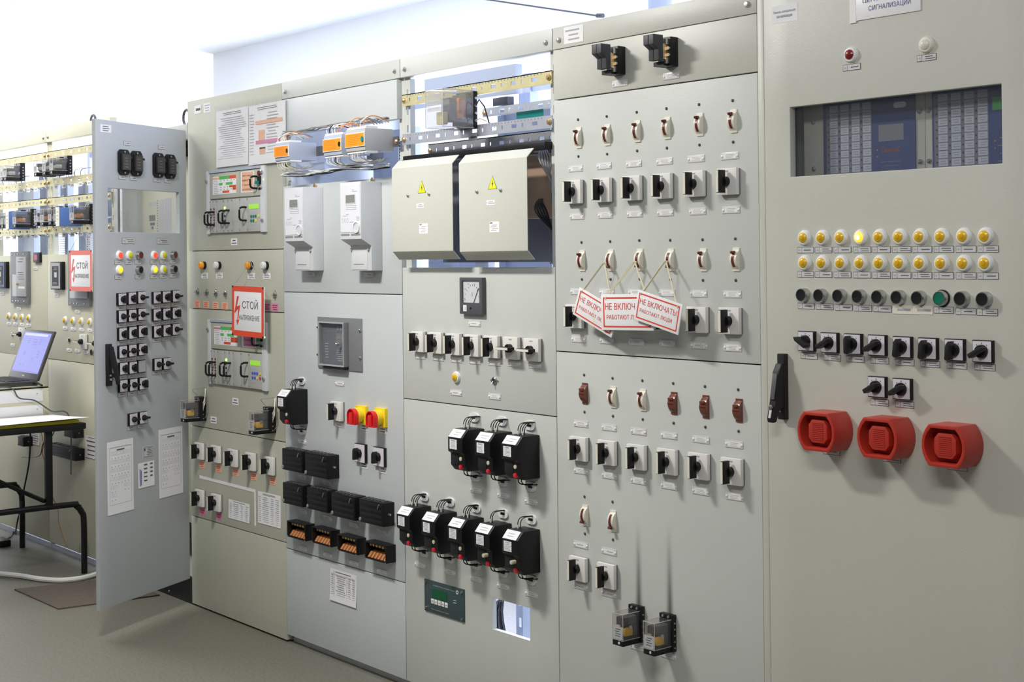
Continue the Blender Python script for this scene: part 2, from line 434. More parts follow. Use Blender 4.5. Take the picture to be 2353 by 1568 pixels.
def k_cam_switch(K, turn=0.0, stripe=True):
    """cream square plate with a black T handle"""
    K.part('base_box', MB().box(-.034, .034, -.006, 0, -.034, .034, 'mid_grey'), bevel=.001)
    f = MB().box(-.035, .035, -.018, -.006, -.035, .035, 'plate_white'); K.part('face_plate', f, bevel=.0015)
    p = MB().lines(-.008, .008, .024, .030, 1, -.018, 'ink_soft', .6, 3, .1); p.lines(-.031, -.025, -.003, .003, 1, -.018, 'ink_soft', .5, 2, .1); K.part('position_marks', p)
    K.part('hub', MB().lathe([(.0135, -.018), (.0135, -.030), (.012, -.032)], 'black', 18), bevel=0)
    h = MB().box(-.0048, .0048, -.052, -.026, -.030, .030, 'black')
    hi = K.part('handle', h, bevel=.001, rot=(0, turn, 0))
    K.part('stripe', MB().box(-.0036, .0036, -.0535, -.052, -.0285, .0285, 'cream_plastic'), parent=hi, label='cream edge of the handle')
def k_rim_switch(K, turn=0.0, plate='plate_lilac', size=.05, g=1.0):
    """black rimmed square switch with a pointed black grip"""
    s = size / 2
    K.part('rim', MB().box(-s, s, -.011, 0, -s, s, 'black'), bevel=.001)
    K.part('face_plate', MB().box(-s + .0022, s - .0022, -.0124, -.011, -s + .0022, s - .0022, plate))
    p = MB()
    for a in (-40, 0, 40): p.flat(.019 * sin(radians(a)) - .001, .019 * sin(radians(a)) + .001, .0185 * cos(radians(a)) - .0014, .0185 * cos(radians(a)) + .0014, -.0124, 'ink')
    K.part('position_marks', p)
    K.part('skirt', MB().lathe([(.0155 * g, -.0124), (.0150 * g, -.019), (.0125 * g, -.023)], 'black', 20))
    gm = MB().prism([(-.0052 * g, -.021 * g), (.0052 * g, -.021 * g), (.0058 * g, .012 * g), (0, .021 * g), (-.0058 * g, .012 * g)], 'y', -.018 - .022 * g, -.018, 'black_soft')
    K.part('grip', gm, bevel=.0016, rot=(0, turn, 0))
def arc_profile(h, t, bulge, n=9):
    pts = [(0, -h), (-t, -h)]
    for i in range(n + 1):
        a = i / n; pts.append((-t - bulge * sin(pi * a) ** 0.75, -h + .006 + (2 * h - .012) * a))
    return pts + [(-t, h), (0, h)]
def k_toggle(K, up=True, body='cream_plastic'):
    """toggle circuit breaker front between two panel screws"""
    pr = arc_profile(.031, .003, .0135)
    K.part('body', MB().prism(pr, 'x', -.0115, .0115, body), bevel=.0008)
    if body == 'cream_plastic':
        sl = MB(); arc = [(p[0], p[1]) for p in pr[3:-3]]
        for (a, b) in zip(arc, arc[1:]):
            sl.add([(-.0048, a[0] - .0013, a[1]), (.0030, a[0] - .0013, a[1]), (.0030, b[0] - .0013, b[1]), (-.0048, b[0] - .0013, b[1]),
                    (-.0048, a[0] + .003, a[1]), (.0030, a[0] + .003, a[1]), (.0030, b[0] + .003, b[1]), (-.0048, b[0] + .003, b[1])],
                   [(0, 1, 2, 3), (0, 4, 5, 1), (2, 6, 7, 3), (1, 5, 6, 2), (0, 3, 7, 4)], 'maroon')
        K.part('lever_slot', sl)
        z = .0185 if up else -.0185
        lv = MB().prism([(-.0105, z - .0045), (-.0105, z + .0045), (-.0190, z + .0040), (-.0215, z + (.002 if up else -.002)), (-.0190, z - .0030)], 'x', -.0058, .0048, 'maroon')
        K.part('lever', lv, bevel=.0012)
    else:
        K.part('lever', MB().box(-.008, .008, -.0195, -.013, .009, .0165, 'brown'), bevel=.0015)
        K.part('lever_slot', MB().box(-.0105, .0105, -.0180, -.014, -.0005, .0005, 'maroon'))
    for z in (-.0545, .0545): K.part('screw', MB().lathe([(.0042, 0), (.0040, -.0018), (.0018, -.0034)], 'screw_dark', 10), loc=(-.004, 0, z))
def k_lamp(K, lens='amber', rim='white_plastic', core=None):
    K.part('rim', MB().lathe([(.0195, 0), (.0195, -.003), (.0165, -.0085), (.0128, -.0095)], rim, 26))
    K.part('lens', MB().lathe([(.0128, -.007), (.0122, -.0115), (.0085, -.0145), (.003, -.0155)], lens, 22))
    if core: K.part('bulb', MB().lathe([(.0062, -.0142), (.0055, -.0162), (.002, -.0168)], core, 14))
def k_tall_lamp(K, lens):
    """round signal lamp standing proud of a black ring"""
    K.part('ring', MB().lathe([(.0165, 0), (.0165, -.012)], 'black', 22))
    K.part('lens', MB().lathe([(.0158, -.012), (.0150, -.022), (.012, -.025), (.004, -.026)], lens, 20))
def k_button(K, face='black', collar='chrome', dark_ring=False):
    if dark_ring: K.part('back_ring', MB().lathe([(.0195, 0), (.0195, -.004)], 'black', 24))
    K.part('collar', MB().lathe([(.0178, 0), (.0175, -.010), (.0158, -.0165), (.0138, -.0165), (.0134, -.0135)], collar, 26))
    K.part('face', MB().lathe([(.0136, -.012), (.0134, -.0158), (.004, -.0152)], face, 22))
def k_keylock(K):
    b = MB().lathe([(.0125, 0), (.0125, -.004), (.0095, -.007), (.003, -.0075)], 'chrome', 18); K.part('barrel', b)
    K.part('key_slot', MB().box(-.0014, .0014, -.0086, -.0074, -.0065, .0065, 'black'))
    K.part('toggle_bat', MB().tube([(0, -.007, -.002), (0, -.013, -.011)], .0022, 'steel', 8))
    for x in (-.017, .017): K.part('side_screw', MB().lathe([(.0035, 0), (.003, -.003)], 'steel', 8), loc=(x, 0, 0))
def k_siren(K):
    def outline(w, h, flat, n=7):
        pts = []
        for sgn in (1, -1):
            for i in range(n + 1):
                a = -1 + 2 * i / n; z = a * h * sgn * -1
                k = 1 - abs(a) ** 2.2
                pts.append((sgn * (flat + (w - flat) * k), z * 1.0))
        return pts
    o = outline(.056, .047, .037); i = outline(.048, .0385, .031)
    b = MB().ring(o, i, -.074, 0, 'siren_red'); b.prism([(p[0] * 1.01, p[1] * 1.01) for p in i], 'y', -.040, -.001, 'siren_red')
    K.part('housing', b, bevel=.0025)
    r = .033
    oc = [(-.018, -.028), (.018, -.028), (.028, -.016), (.028, .016), (.018, .028), (-.018, .028), (-.028, .016), (-.028, -.016)]
    h = MB().prism(oc, 'y', -.066, -.036, 'siren_red'); hi = K.part('horn', h, bevel=.003)
    g = MB()
    for k in range(10):
        z = -.020 + k * .0044; g.flat(-.016, .016, z, z + .0020, -.066, 'siren_red', .0014)
    K.part('grille', g, parent=hi)
def k_swing_handle(K, opened=False):
    """black door handle on a long base plate"""
    K.part('base_plate', MB().box(-.011, .011, -.017, 0, -.083, .083, 'black_soft'), bevel=.002)
    if not opened:
        lv = MB().prism([(-.015, .060), (-.024, .058), (-.036, .038), (-.050, -.040), (-.060, -.078), (-.057, -.088), (-.046, -.086), (-.036, -.062), (-.017, -.050)], 'x', -.010, .010, 'black_soft')
        li = K.part('lever', lv, bevel=.002)
        K.part('thumb_pad', MB().prism([(-.0365, .034), (-.0495, -.030), (-.0520, -.030), (-.0395, .034)], 'x', -.007, .007, 'dark_grey'), parent=li, bevel=.0012)
        K.part('lock_barrel', MB().lathe([(.0062, 0), (.0062, -.004), (.003, -.0045)], 'chrome', 14), parent=li, loc=(0, -.0545, -.050), rot=(-.25, 0, 0))
        K.part('lock_button', MB().box(-.0036, .0036, -.003, 0, -.011, .011, 'grey_lens'), parent=li, bevel=.001, loc=(0, -.0575, -.066), rot=(-.25, 0, 0))
        K.part('maker_mark', MB().flat(-.007, -.001, -.064, -.052, -.017, 'grey_plastic'))
    else:
        lv = MB().prism([(-.015, .075), (-.026, .072), (-.050, -.020), (-.058, -.070), (-.050, -.078), (-.038, -.030), (-.017, .030)], 'x', -.009, .009, 'black_soft')
        K.part('lever', lv, bevel=.002)
        K.part('lever_bracket', MB().prism([(-.015, -.030), (-.015, -.046), (-.044, -.050), (-.040, -.036), (-.030, -.033)], 'x', -.006, .006, 'black'), bevel=.001)
        K.part('lock_barrel', MB().lathe([(.008, -.015), (.008, -.030), (.003, -.031)], 'chrome', 14), loc=(0, 0, -.058))
        K.part('latch_pin', MB().lathe([(.005, -.015), (.005, -.027)], 'steel', 12), loc=(-.003, 0, -.042))
def k_fuse_holder(K):
    K.part('base', MB().box(-.024, .024, -.030, 0, -.040, .040, 'black'), bevel=.002)
    K.part('spring_clip', MB().box(.004, .018, -.042, -.030, .018, .034, 'steel'), bevel=.001)
    K.part('spring_clip', MB().box(.004, .018, -.042, -.030, -.034, -.018, 'steel'), bevel=.001)
    K.part('terminal', MB().lathe([(.005, 0), (.005, -.005)], 'steel', 10), loc=(.018, -.030, .008))
    K.part('terminal', MB().lathe([(.005, 0), (.005, -.005)], 'steel', 10), loc=(.018, -.030, -.010))
    K.part('contact_strip', MB().box(.011, .0145, -.062, -.030, -.022, .020, 'brass'))
    for x in (-.0135, .0065):
        c = MB().prism([(-.050, -.026), (-.068, -.026), (-.068, .004), (-.088, .016), (-.088, .043), (-.050, .043)], 'x', x - .0092, x + .0092, 'puller')
        K.part('fuse_puller', c, bevel=.0015)
    K.part('lower_block', MB().box(-.024, .014, -.048, -.030, -.040, -.028, 'black'))
def k_starter(K, extended=False, seed=0):
    """black motor starter box"""
    pr = [(0, .066), (-.068, .066), (-.090, .041), (-.090, -.004), (-.079, -.012), (-.079, -.048), (-.064, -.066), (0, -.066)]
    b = MB().prism(pr, 'x', -.038, .038, 'black'); bi = K.part('body', b, bevel=.0025)
    # label on the sloping front edge
    a, c = Vector((0, -.0690, .0655)), Vector((0, -.0902, .0420)); n = Vector((0, -.0235, .022)).normalized() * .0006
    t = MB().add([(x, p.y + o.y, p.z + o.z) for o in (Vector(), n) for (x, p) in ((-.034, c), (.030, c), (.030, a), (-.034, a))],
                 [(0, 1, 2, 3), (4, 5, 6, 7), (0, 1, 5, 4), (1, 2, 6, 5), (2, 3, 7, 6), (3, 0, 4, 7)], 'paper')
    r = random.Random(seed)
    for k in range(2):
        f = .35 + k * .28; p = a.lerp(c, f) + n * 1.4; q = a.lerp(c, f + .07) + n * 1.4; x0 = -.022 + r.random() * .01; x1 = .010 + r.random() * .012
        t.add([(x0, p.y, p.z), (x1, p.y, p.z), (x1, q.y, q.z), (x0, q.y, q.z)], [(0, 1, 2, 3)], 'ink_soft')
    K.part('top_label', t)
    s = MB().flat(-.028, .009, .004, .035, -.090, 'paper'); s.text('КМЭ', -.019, .000, .0285, .0335, -.0904, 'ink', .03); s.lines(-.026, .007, .006, .027, 5, -.0904, 'ink_soft', .35, seed)
    K.part('rating_label', s)
    if extended: K.part('start_button', MB().lathe([(.0065, 0), (.0065, -.016), (.005, -.017)], 'button_beige', 16), loc=(.012, -.079, -.026))
    else: K.part('start_button', MB().lathe([(.0065, 0), (.0065, -.0025), (.005, -.003)], 'button_beige', 16), loc=(.016, -.079, -.026))
    K.part('stop_button', MB().lathe([(.0075, .002), (.0075, -.009), (.005, -.010)], 'button_red', 16), loc=(.016, -.074, -.052))
    K.part('front_seam', MB().box(-.034, .006, -.0802, -.079, -.046, -.014, 'black_soft'), bevel=.0008)
    for k in range(3):
        K.part('vent_slot', MB().box(-.024 + k * .018, -.012 + k * .018, -.050, -.030, .0655, .0664, 'black_soft'))
    for k in range(4 if not extended else 2):
        x = -.018 + k * .011 + r.uniform(-.002, .002)
        pts = [(x, -.040, .064), (x, -.040, .084), (x + .003, -.030, .099), (.004 + .004 * k, -.010, .103), (.006 + .004 * k, -.001, .103)]
        K.part('lead_wire', MB().tube(smooth(pts), .0016, 'black', 5))
        if k % 2 == 0: K.part('lead_sleeve', MB().tube([(x + .001, -.041, .066), (x + .001, -.041, .078)], .0022, 'wire_white', 5))
    for k in range(2):
        x = -.012 + k * .016
        K.part('lead_wire', MB().tube(smooth([(x, -.045, -.062), (x, -.045, -.078), (x + .008, -.036, -.086), (x + .02, -.008, -.087), (x + .021, -.001, -.087)]), .0018, 'black', 5))
def oval(w, h, n=6):
    r = h / 2; c = w / 2 - r; pts = []
    for i in range(n + 1):
        a = -pi / 2 + pi * i / n; pts.append((c + r * cos(a), r * sin(a)))
    for i in range(n + 1):
        a = pi / 2 + pi * i / n; pts.append((-c + r * cos(a), r * sin(a)))
    return pts
def k_grommet(K):
    K.part('oval_plate', MB().prism(oval(.050, .029), 'y', -.005, 0, 'white_plastic'))
    K.part('cable_slot', MB().prism(oval(.022, .008), 'y', -.0056, -.005, 'black'))
def k_relay(K, w=.040, h=.088, d=.070, coil='coil_yellow', base_strip=True, socket_d=.020, wires=False, seed=1):
    """plug-in relay under a clear cover on a black socket"""
    s = MB().box(-w / 2 - .004, w / 2 + .004, -socket_d, 0, -h / 2, h / 2 + .012, 'black'); si = K.part('socket', s, bevel=.0015)
    for k in range(5):
        z = -h * .38 + k * h * .19
        K.part('terminal_screw', MB().lathe([(.0028, 0), (.0024, -.002)], 'brass' if k % 2 else 'steel', 8), parent=si, loc=(w / 2 + .0042, -socket_d * .5, z), rot=(0, 0, pi / 2))
    for x in (-w * .25, w * .25): K.part('clamp_screw', MB().lathe([(.004, 0), (.0035, -.003)], 'steel', 8), parent=si, loc=(x, -socket_d, h / 2 + .006))
    y0, y1 = -socket_d - d, -socket_d
    zb = -h / 2 + (.016 if base_strip else 0)
    if base_strip:
        fb = K.part('foot', MB().box(-w / 2, w / 2, y0, y1, -h / 2, zb, 'black'), bevel=.001)
        K.part('lamp_dot', MB().lathe([(.004, 0), (.0034, -.001)], 'grey_lens', 10), parent=fb, loc=(w * .12, y0, -h / 2 + .008))
    K.part('core', MB().box(-w * .26, w * .26, y0 + d * .30, y1 - d * .02, zb + .004, h / 2 - .012, 'dark_grey'), bevel=.002)
    K.part('coil', MB().box(-w * .36, w * .36, y0 + d * .22, y0 + d * .68, zb + .008, zb + .008 + h * .27, coil), bevel=.004)
    for q in range(4): K.part('contact_blade', MB().box(-w * .36 + q * w * .20, -w * .36 + q * w * .20 + w * .11, y0 + d * .14, y0 + d * .86, h * .12, h / 2 - .012, 'dark_grey'), bevel=.001)
    K.part('contact_spring', MB().box(-w * .41, w * .41, y0 + d * .45, y0 + d * .60, -h * .02, h * .10, 'steel'))
    K.part('clear_cover', MB().box(-w / 2, w / 2, y0, y1, zb, h / 2, 'smoke_case'), bevel=.002)
    K.part('cover_edges', MB().edges(-w / 2, w / 2, y0, y1, zb, h / 2, .0007, 'case_edge'))
    l = MB().flat(-w * .44, w * .44, zb + .002, zb + h * .42, y0, 'grey_plastic'); l.lines(-w * .3, w * .3, zb + .008, zb + h * .38, 4, y0 - .0004, 'ink', .3, seed)
    K.part('rating_label', l)
    if wires:
        K.part('lead_wire', MB().tube(smooth([(-w * .4, -socket_d * .6, h / 2 + .012), (-w * .42, -socket_d * 1.4, h / 2 + .040), (w * .2, -socket_d, h / 2 + .046), (w * .55, -.006, h / 2 + .050)]), .0012, 'shade_grey', 5))
        for q in range(3):
            z = h * .3 - q * h * .13
            K.part('lead_wire', MB().tube(smooth([(w / 2 + .006, -socket_d * .5, z), (w / 2 + .016, -socket_d * .7, z + .006), (w / 2 + .020, -socket_d * .5, z + .03), (w / 2 + .004 - q * .003, -.002, h / 2 + .046)]), .0018, 'wire_white' if q != 1 else 'rope', 5))
        K.part('lead_wire', MB().tube([(w / 2 + .006, -.008, -h * .36), (w / 2 + .022, -.004, -h * .1), (w / 2 + .020, -.003, h * .45)], .0014, 'mid_grey', 5))
def k_test_block(K, w, h, d=.032):
    b = MB().box(-w / 2, w / 2, -d, 0, -h / 2, h / 2, 'black'); K.part('cover', b, bevel=.002)
    r = MB()
    for k in range(4): r.box(-w * .46, w * .46, -d - .0012, -d, -h * .40 + k * h * .23, -h * .40 + k * h * .23 + h * .13, 'black_soft')
    K.part('ribs', r, bevel=.0005)
    K.part('cover_clip', MB().rod((w * .36, -d - .002, h * .42), (w * .30, -d - .002, h * .22), .003, .002, 'steel'))
    for (x, z) in ((-w * .44, -h * .36),): K.part('cover_screw', MB().lathe([(.005, 0), (.004, -.003)], 'shade_grey', 10), loc=(x, -d, z))
    t = MB()
    for k in range(6): t.box(-w * .42 + k * w * .15, -w * .42 + k * w * .15 + w * .07, -d * .8, -d * .3, h / 2, h / 2 + .0025, 'dark_grey')
    K.part('top_lugs', t)
    K.part('side_screw', MB().lathe([(.003, 0), (.0025, -.006)], 'steel', 8), loc=(w / 2, -d * .5, 0), rot=(0, 0, pi / 2))
def k_open_block(K, w, h, d=.032):
    t = .0035; b = MB().plate(-w / 2, w / 2, -h / 2, h / 2, -d, 0, [(-w / 2 + t, w / 2 - t, -h / 2 + t, h / 2 - t)], 'black')
    b.box(-w / 2, w / 2, -.003, 0, -h / 2, h / 2, 'black'); K.part('housing', b, bevel=.0006)
    n = 6; p = (w - .012) / n
    for k in range(n):
        x = -w / 2 + .006 + (k + .5) * p
        K.part('upper_contact', MB().box(x - p * .30, x + p * .30, -d * .72, -.003, h * .22, h * .40, 'brass'), bevel=.002)
        K.part('lower_contact', MB().prism([(-.003, -h * .05), (-d * .55, -h * .10), (-d * .90, -h * .40), (-d * .70, -h * .42), (-.003, -h * .42)], 'x', x - p * .36, x + p * .36, 'copper'), bevel=.001)
    for x in (-w / 2 + .003, w / 2 - .003): K.part('corner_screw', MB().lathe([(.002, 0), (.0016, -.0012)], 'chrome', 8), loc=(x, -d, -h * .46))
def k_meter(K):
    """electricity meter: upper case overhanging a lower terminal box"""
    w = .066; H = .154
    pr = [(0, H), (-.088, H), (-.088, -.044), (-.046, -.068), (-.046, -.154), (0, -.154)]
    K.part('case', MB().prism(pr, 'x', -w, w, 'meter_white'), bevel=.003)
    f = MB().flat(-w + .008, w - .004, -.020, H - .010, -.088, 'meter_face', .0012); fi = K.part('face', f)
    t = MB()
    t.lines(-.004, .050, .118, .128, 2, -.0892, 'ink_soft', .4, 2, .5); t.lines(-.030, .045, .056, .076, 3, -.0892, 'ink_soft', .3, 4, .2)
    t.lines(-.048, .002, .034, .045, 2, -.0892, 'ink_soft', .3, 5, .5); t.lines(.038, .060, .018, .034, 3, -.0892, 'ink_soft', .4, 7, .3); t.lines(-.01, .03, .012, .018, 1, -.0892, 'ink_soft', .4, 7, .3)
    for k in range(3):
        x = -.046 + k * .015
        t.ring([(x + .006 * cos(a * pi / 4), .021 + .008 * sin(a * pi / 4)) for a in range(8)], [(x + .005 * cos(a * pi / 4), .021 + .007 * sin(a * pi / 4)) for a in range(8)], -.0896, -.0892, 'ink_soft')
    K.part('printing', t, parent=fi)
    d = MB().box(-.028, .036, -.0905, -.088, .078, .113, 'meter_white'); di = K.part('display', d, bevel=.001)
    K.part('lcd', MB().flat(-.024, .032, .082, .109, -.0905, 'lcd_grey'), parent=di)
    K.part('port_ring', MB().lathe([(.020, -.0885), (.020, -.092), (.0165, -.0925), (.0160, -.090), (.003, -.090)], 'meter_white', 26), loc=(.040, 0, -.004), label='round optical port')
    s = MB().box(-w + .006, -.006, -.0885, -.0862, -.032, -.025, 'shade_grey'); s.box(.004, w - .004, -.0885, -.0862, -.032, -.025, 'shade_grey'); K.part('vent_slot', s)
    c = MB().box(-w + .012, w - .024, -.0475, -.046, -.100, -.074, 'meter_white'); K.part('terminal_cover', MB().box(-w + .012, w - .024, -.0475, -.046, -.150, -.078, 'meter_white'), bevel=.001)
    K.part('cover_tab', MB().box(-.042, .020, -.0485, -.0475, -.132, -.130, 'shade_grey'))
    for x in (-w + .010, w - .016): K.part('seal_screw', MB().lathe([(.005, 0), (.005, -.006)], 'grey_plastic', 10), loc=(x, -.046, -.080))
    K.part('hanging_lug', MB().ring([(.010 * cos(a * pi / 6), .010 * sin(a * pi / 6)) for a in range(12)], [(.005 * cos(a * pi / 6), .005 * sin(a * pi / 6)) for a in range(12)], -.006, -.002, 'brass'), loc=(.014, 0, H + .008))
def k_voltmeter(K):
    s = .059
    K.part('frame', MB().plate(-s, s, -s, s, -.016, 0, [(-s + .014, s - .015, -s + .037, s - .010)], 'dark_grey'), bevel=.0012)
    f = MB().box(-s + .012, s - .012, -.011, -.009, -s + .035, s - .008, 'meter_face'); di = K.part('dial', f)
    t = MB(); cx, cz = .004, -.024
    for k in range(11):
        a = radians(165 - k * 15); r0, r1 = .056, .061
        t.rod((cx + r0 * cos(a) * .72, -.0115, cz + r0 * sin(a)), (cx + r1 * cos(a) * .72, -.0115, cz + r1 * sin(a)), .0012, .0006, 'ink')
    t.text('V', -.004, .006, -.004, .012, -.011, 'ink_soft')
    for (x, z, s_) in ((-.034, .022, '50'), (-.018, .038, '100'), (.014, .038, '150'), (.034, .024, '200'), (-.036, -.012, '0'), (.036, -.002, '250')): t.text(s_, x - .004, x + .004, z - .0025, z + .0025, -.011, 'ink_soft')
    K.part('scale', t, parent=di)
    K.part('needle', MB().rod((.008, -.0125, -.026), (.036, -.0125, .024), .0016, .001, 'black'), parent=di)
    K.part('dial_glass', MB().box(-s + .013, s - .014, -.0145, -.0138, -s + .036, s - .009, 'dial_glass'))
    c = MB().flat(-.040, -.022, -.050, -.030, -.016, 'paper'); c.text('12', -.036, -.026, -.045, -.035, -.0164, 'ink_soft'); K.part('sticker', c)
    K.part('zero_screw', MB().lathe([(.004, 0), (.0035, -.0012)], 'black', 10), loc=(0, -.016, -.040))
def k_paper(K, w, h, rows=14, seed=0, cols=(), heading=True, ink='ink_soft', colour='paper', curl=.0015, blocks=()):
    """printed sheet: slightly lifting at its lower edge"""
    p = MB(); n = 6; vs = []; fs = []
    for i in range(n + 1):
        z = h / 2 - h * i / n; y = -.0006 - curl * (i / n) ** 3
        vs += [(-w / 2, y, z), (w / 2, y, z), (w / 2, y + .0004, z), (-w / 2, y + .0004, z)]
    for i in range(n):
        a = i * 4; b = a + 4
        fs += [(a, a + 1, b + 1, b), (a + 3, b + 3, b + 2, a + 2), (a, b, b + 3, a + 3), (a + 1, a + 2, b + 2, b + 1)]
    fs += [(0, 3, 2, 1), (n * 4, n * 4 + 1, n * 4 + 2, n * 4 + 3)]
    p.add(vs, fs, colour); K.part('sheet', p)
    t = MB(); top = h * .46; y = -.0008 - curl
    if heading: t.lines(-w * .3, w * .3, h * .40, h * .46, 1 if h < .12 else 2, y + curl * .9, 'ink', .28, seed, .1); top = h * .37
    r = random.Random(seed)
    if rows:
        cs = cols or [(-.44, .44)]
        for j, (a, b) in enumerate(cs): t.lines(w * a, w * b, -h * .45, top, rows, y + curl * .55, ink, .22, seed * 7 + j, .25)
    for (x0, x1, z0, z1, mt) in blocks: t.flat(w * x0, w * x1, h * z0, h * z1, y + curl * .5, mt)
    K.part('printing', t)
def k_stick(K, w, h, colour, n, seed=0, ink='ink', thick=.0012):
    c = MB().flat(-w / 2, w / 2, -h / 2, h / 2, 0, colour, thick); K.part('card', c)
    if n: K.part('printed_text', MB().lines(-w * .42, w * .42, -h * .4, h * .4, n, -thick, ink, .35, seed))
# ---------------------------------------------------------------- the room
CEIL = 2.845
structure('floor', MB().box(-7.4, 8, -6, 6, -.05, 0, 'floor'))
structure('ceiling', MB().box(-7.4, 8, -6, 6, CEIL, CEIL + .05, 'ceiling'))
wb = MB(); wins = [(-2.55, -1.15), (-.75, .75), (1.15, 2.65), (3.05, 4.3)]
wb.plate(-2.81, 8, 0, CEIL, 1.6, 1.75, [(a, b, .55, 2.05) for a, b in wins], 'white_wall'); structure('wall_back', wb)
structure('wall_left', MB().box(-7.4, -7.2, -6, 6, 0, CEIL, 'white_wall'))
structure('wall_rear', MB().box(-7.4, -2.81, 5.4, 5.5, 0, CEIL, 'white_wall'))
for i, (a, b) in enumerate(wins):
    f = MB().plate(a, b, .55, 2.05, 1.60, 1.66, [(a + .05, (a + b) / 2 - .025, .60, 2.0), ((a + b) / 2 + .025, b - .05, .60, 2.0)], 'white_plastic')
    structure('window_%d' % (i + 1), f)

# ---------------------------------------------------------------- cabinets
TOP = 2.176
def slots(x, z0, z1, w=.010, h=.026, step=.062):
    out = []; z = z0 + .03
    while z + h < z1 - .02: out.append((x - w / 2, x + w / 2, z, z + h)); z += step
    return out
def cabinet(name, label, x0, x1, top, panels, open_zones=(), rail='paint', depth=.6, plinth=None, sides='paint', bottom=.03, upright='paint', close_back=True, left=True, right=True):
    g = .0016
    r = bpy.data.objects.new(name, None); COL.objects.link(r); r.location = ((x0 + x1) / 2, 0, 0); tag(r, label, 'cabinet')
    cx = (x0 + x1) / 2
    def part(n, mb, bevel=0.0, parent=None, lab=None):
        o = bpy.data.objects.new(n, mb.mesh(n, bevel)); COL.objects.link(o); o.parent = parent or r
        if parent is None: o.location = (-cx, 0, 0)
        if lab: o['label'] = lab
        return o
    if rail:
        t = part('top_rail', MB().box(x0 + g, x1 - g, -.001, .035, top - .066, top, rail), .002)
        for x in (x0 + .030, x1 - .030):
            b = part('bolt', MB().lathe([(.0085, -.001), (.0085, -.004), (.006, -.0085), (.002, -.009)], 'steel', 12, c=(x, 0, top - .040)), parent=t)
    for (z0, z1, holes, mt) in panels: part('front_panel', MB().plate(x0 + g, x1 - g, z0 + g, z1 - g, 0, .018, holes, mt), .002)
    zs = sorted({p[0] for p in panels} | {p[1] for p in panels})
    for z in zs[1:-1]: part('added_seam_strip', MB().box(x0 + .002, x1 - .002, .0185, .030, z - .012, z + .012, 'seam'))  # dark strips added behind the seams to keep rear daylight from leaking through
    for x in (x0 + .0162, x1 - .0162):
        hs = []
        for (a, b) in open_zones: hs += slots(x, a, b)
        part('upright', MB().plate(x - .016, x + .016, bottom, top - .066, .0185, .022, hs, upright).box(x - .016, x - .014, .022, .06, bottom, top - .066, upright))
        part('upright', MB().box(x - .016, x + .016, depth - .04, depth, bottom, top - .01, 'duct_blue'))
    for f, x in ((left, x0 + .0005), (right, x1 - .0015)):
        if f: part('side_panel', MB().box(x, x + .001, .062, depth - .041, bottom, top - .01, sides))
    part('roof', MB().box(x0 + g, x1 - g, .04, depth, top - .03, top - .022, sides)) if not open_zones else None
    part('base', MB().box(x0 + g, x1 - g, .02, depth, bottom - .004, bottom, sides))
    if close_back: part('back_panel', MB().box(x0 + .001, x1 - .001, depth + .001, depth + .003, bottom, top - .01, sides))
    else:
        for z in (top - .05, 1.05): part('rear_rail', MB().box(x0 + .034, x1 - .034, depth - .03, depth - .01, z - .03, z + .03, 'duct_blue'))
    if plinth: part('plinth', MB().box(x0 + g, x1 - g, plinth[1], depth, 0, bottom - .004, plinth[0]))
    return r, part
XA, XB_, XC, XD, XE, XF, XG, XH, XI = -2.4, -1.6, -.8, 0.0, .8, 1.6, 2.4, 3.2, 4.0
RB = 2.110            # underside of the top rails
# H : alarm cabinet, window in its door
hw = (atY(1817, 247).x, atY(2304, 290).x, atY(1818, 407).z, atY(1817, 247).z)
cabH, pH = cabinet('control_cabinet', 'tall grey alarm cabinet at right edge with red sirens and a window', XH, XI, 2.26, [], rail=None, bottom=.02)
pH('side_trim', MB().box(XH + .0016, XH + .022, -.002, .018, .02, 2.26, 'paint_texture'), .002)
pH('door', MB().plate(XH + .0245, XI - .002, .03, 2.255, -.004, .018, [hw], 'paint_texture'), .0025)
pH('window_pane', MB().box(hw[0] - .008, hw[1] + .008, .0185, .0215, hw[2] - .008, hw[3] + .008, 'window_glass'))
# G : toggle breaker cabinet
cabG, pG = cabinet('control_cabinet', 'grey cabinet with rows of toggle breakers and hanging do not switch on cards', XG, XH, TOP,
                   [(.03, 1.201, [], 'paint'), (1.201, 1.957, [], 'paint'), (1.957, RB, [], 'paint_texture')], rail='paint_texture', plinth=('shade_grey', .03))
# F : starter cabinet, open upper bay
hole = (atY(1131, 1374).x, atY(1217, 1390).x, atY(1131, 1446).z, atY(1131, 1374).z)
cabF, pF = cabinet('control_cabinet', 'grey cabinet with black starter boxes below and open wiring bay above', XF, XG, TOP,
                   [(.03, 1.003, [hole], 'paint'), (1.003, 1.456, [], 'paint')], open_zones=[(1.456, RB)], plinth=('shade_grey', .03), close_back=False, left=False, right=False)
# E : meter cabinet
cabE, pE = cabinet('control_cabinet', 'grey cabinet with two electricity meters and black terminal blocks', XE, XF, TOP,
                   [(.03, .366, [], 'paint_daylight_cast'), (.366, 1.361, [], 'paint_daylight_cast'), (1.361, 1.772, [], 'paint_daylight_cast')], open_zones=[(1.772, 1.94)], plinth=('paint', .028), close_back=False, left=False, right=False)
ez = atY(660, 310).z
pE('blank_panel', MB().box(XE + .003, XF - .016, -.004, .030, ez, RB - .003, 'paint_daylight_cast'), .004)
# D : rack cabinet, full height
dtop = atY(435, 232).z
cabD, pD = cabinet('control_cabinet', 'olive grey cabinet beside open door with two relay rack units', XD, XE, dtop + .004,
                   [(.006, .386, [], 'paint_old'), (.386, .776, [], 'paint_old'), (.776, 1.280, [], 'paint_old'), (1.280, 1.5275, [], 'paint_old'), (1.5275, dtop, [], 'paint_old')], rail=None, bottom=.01, sides='paint_door')
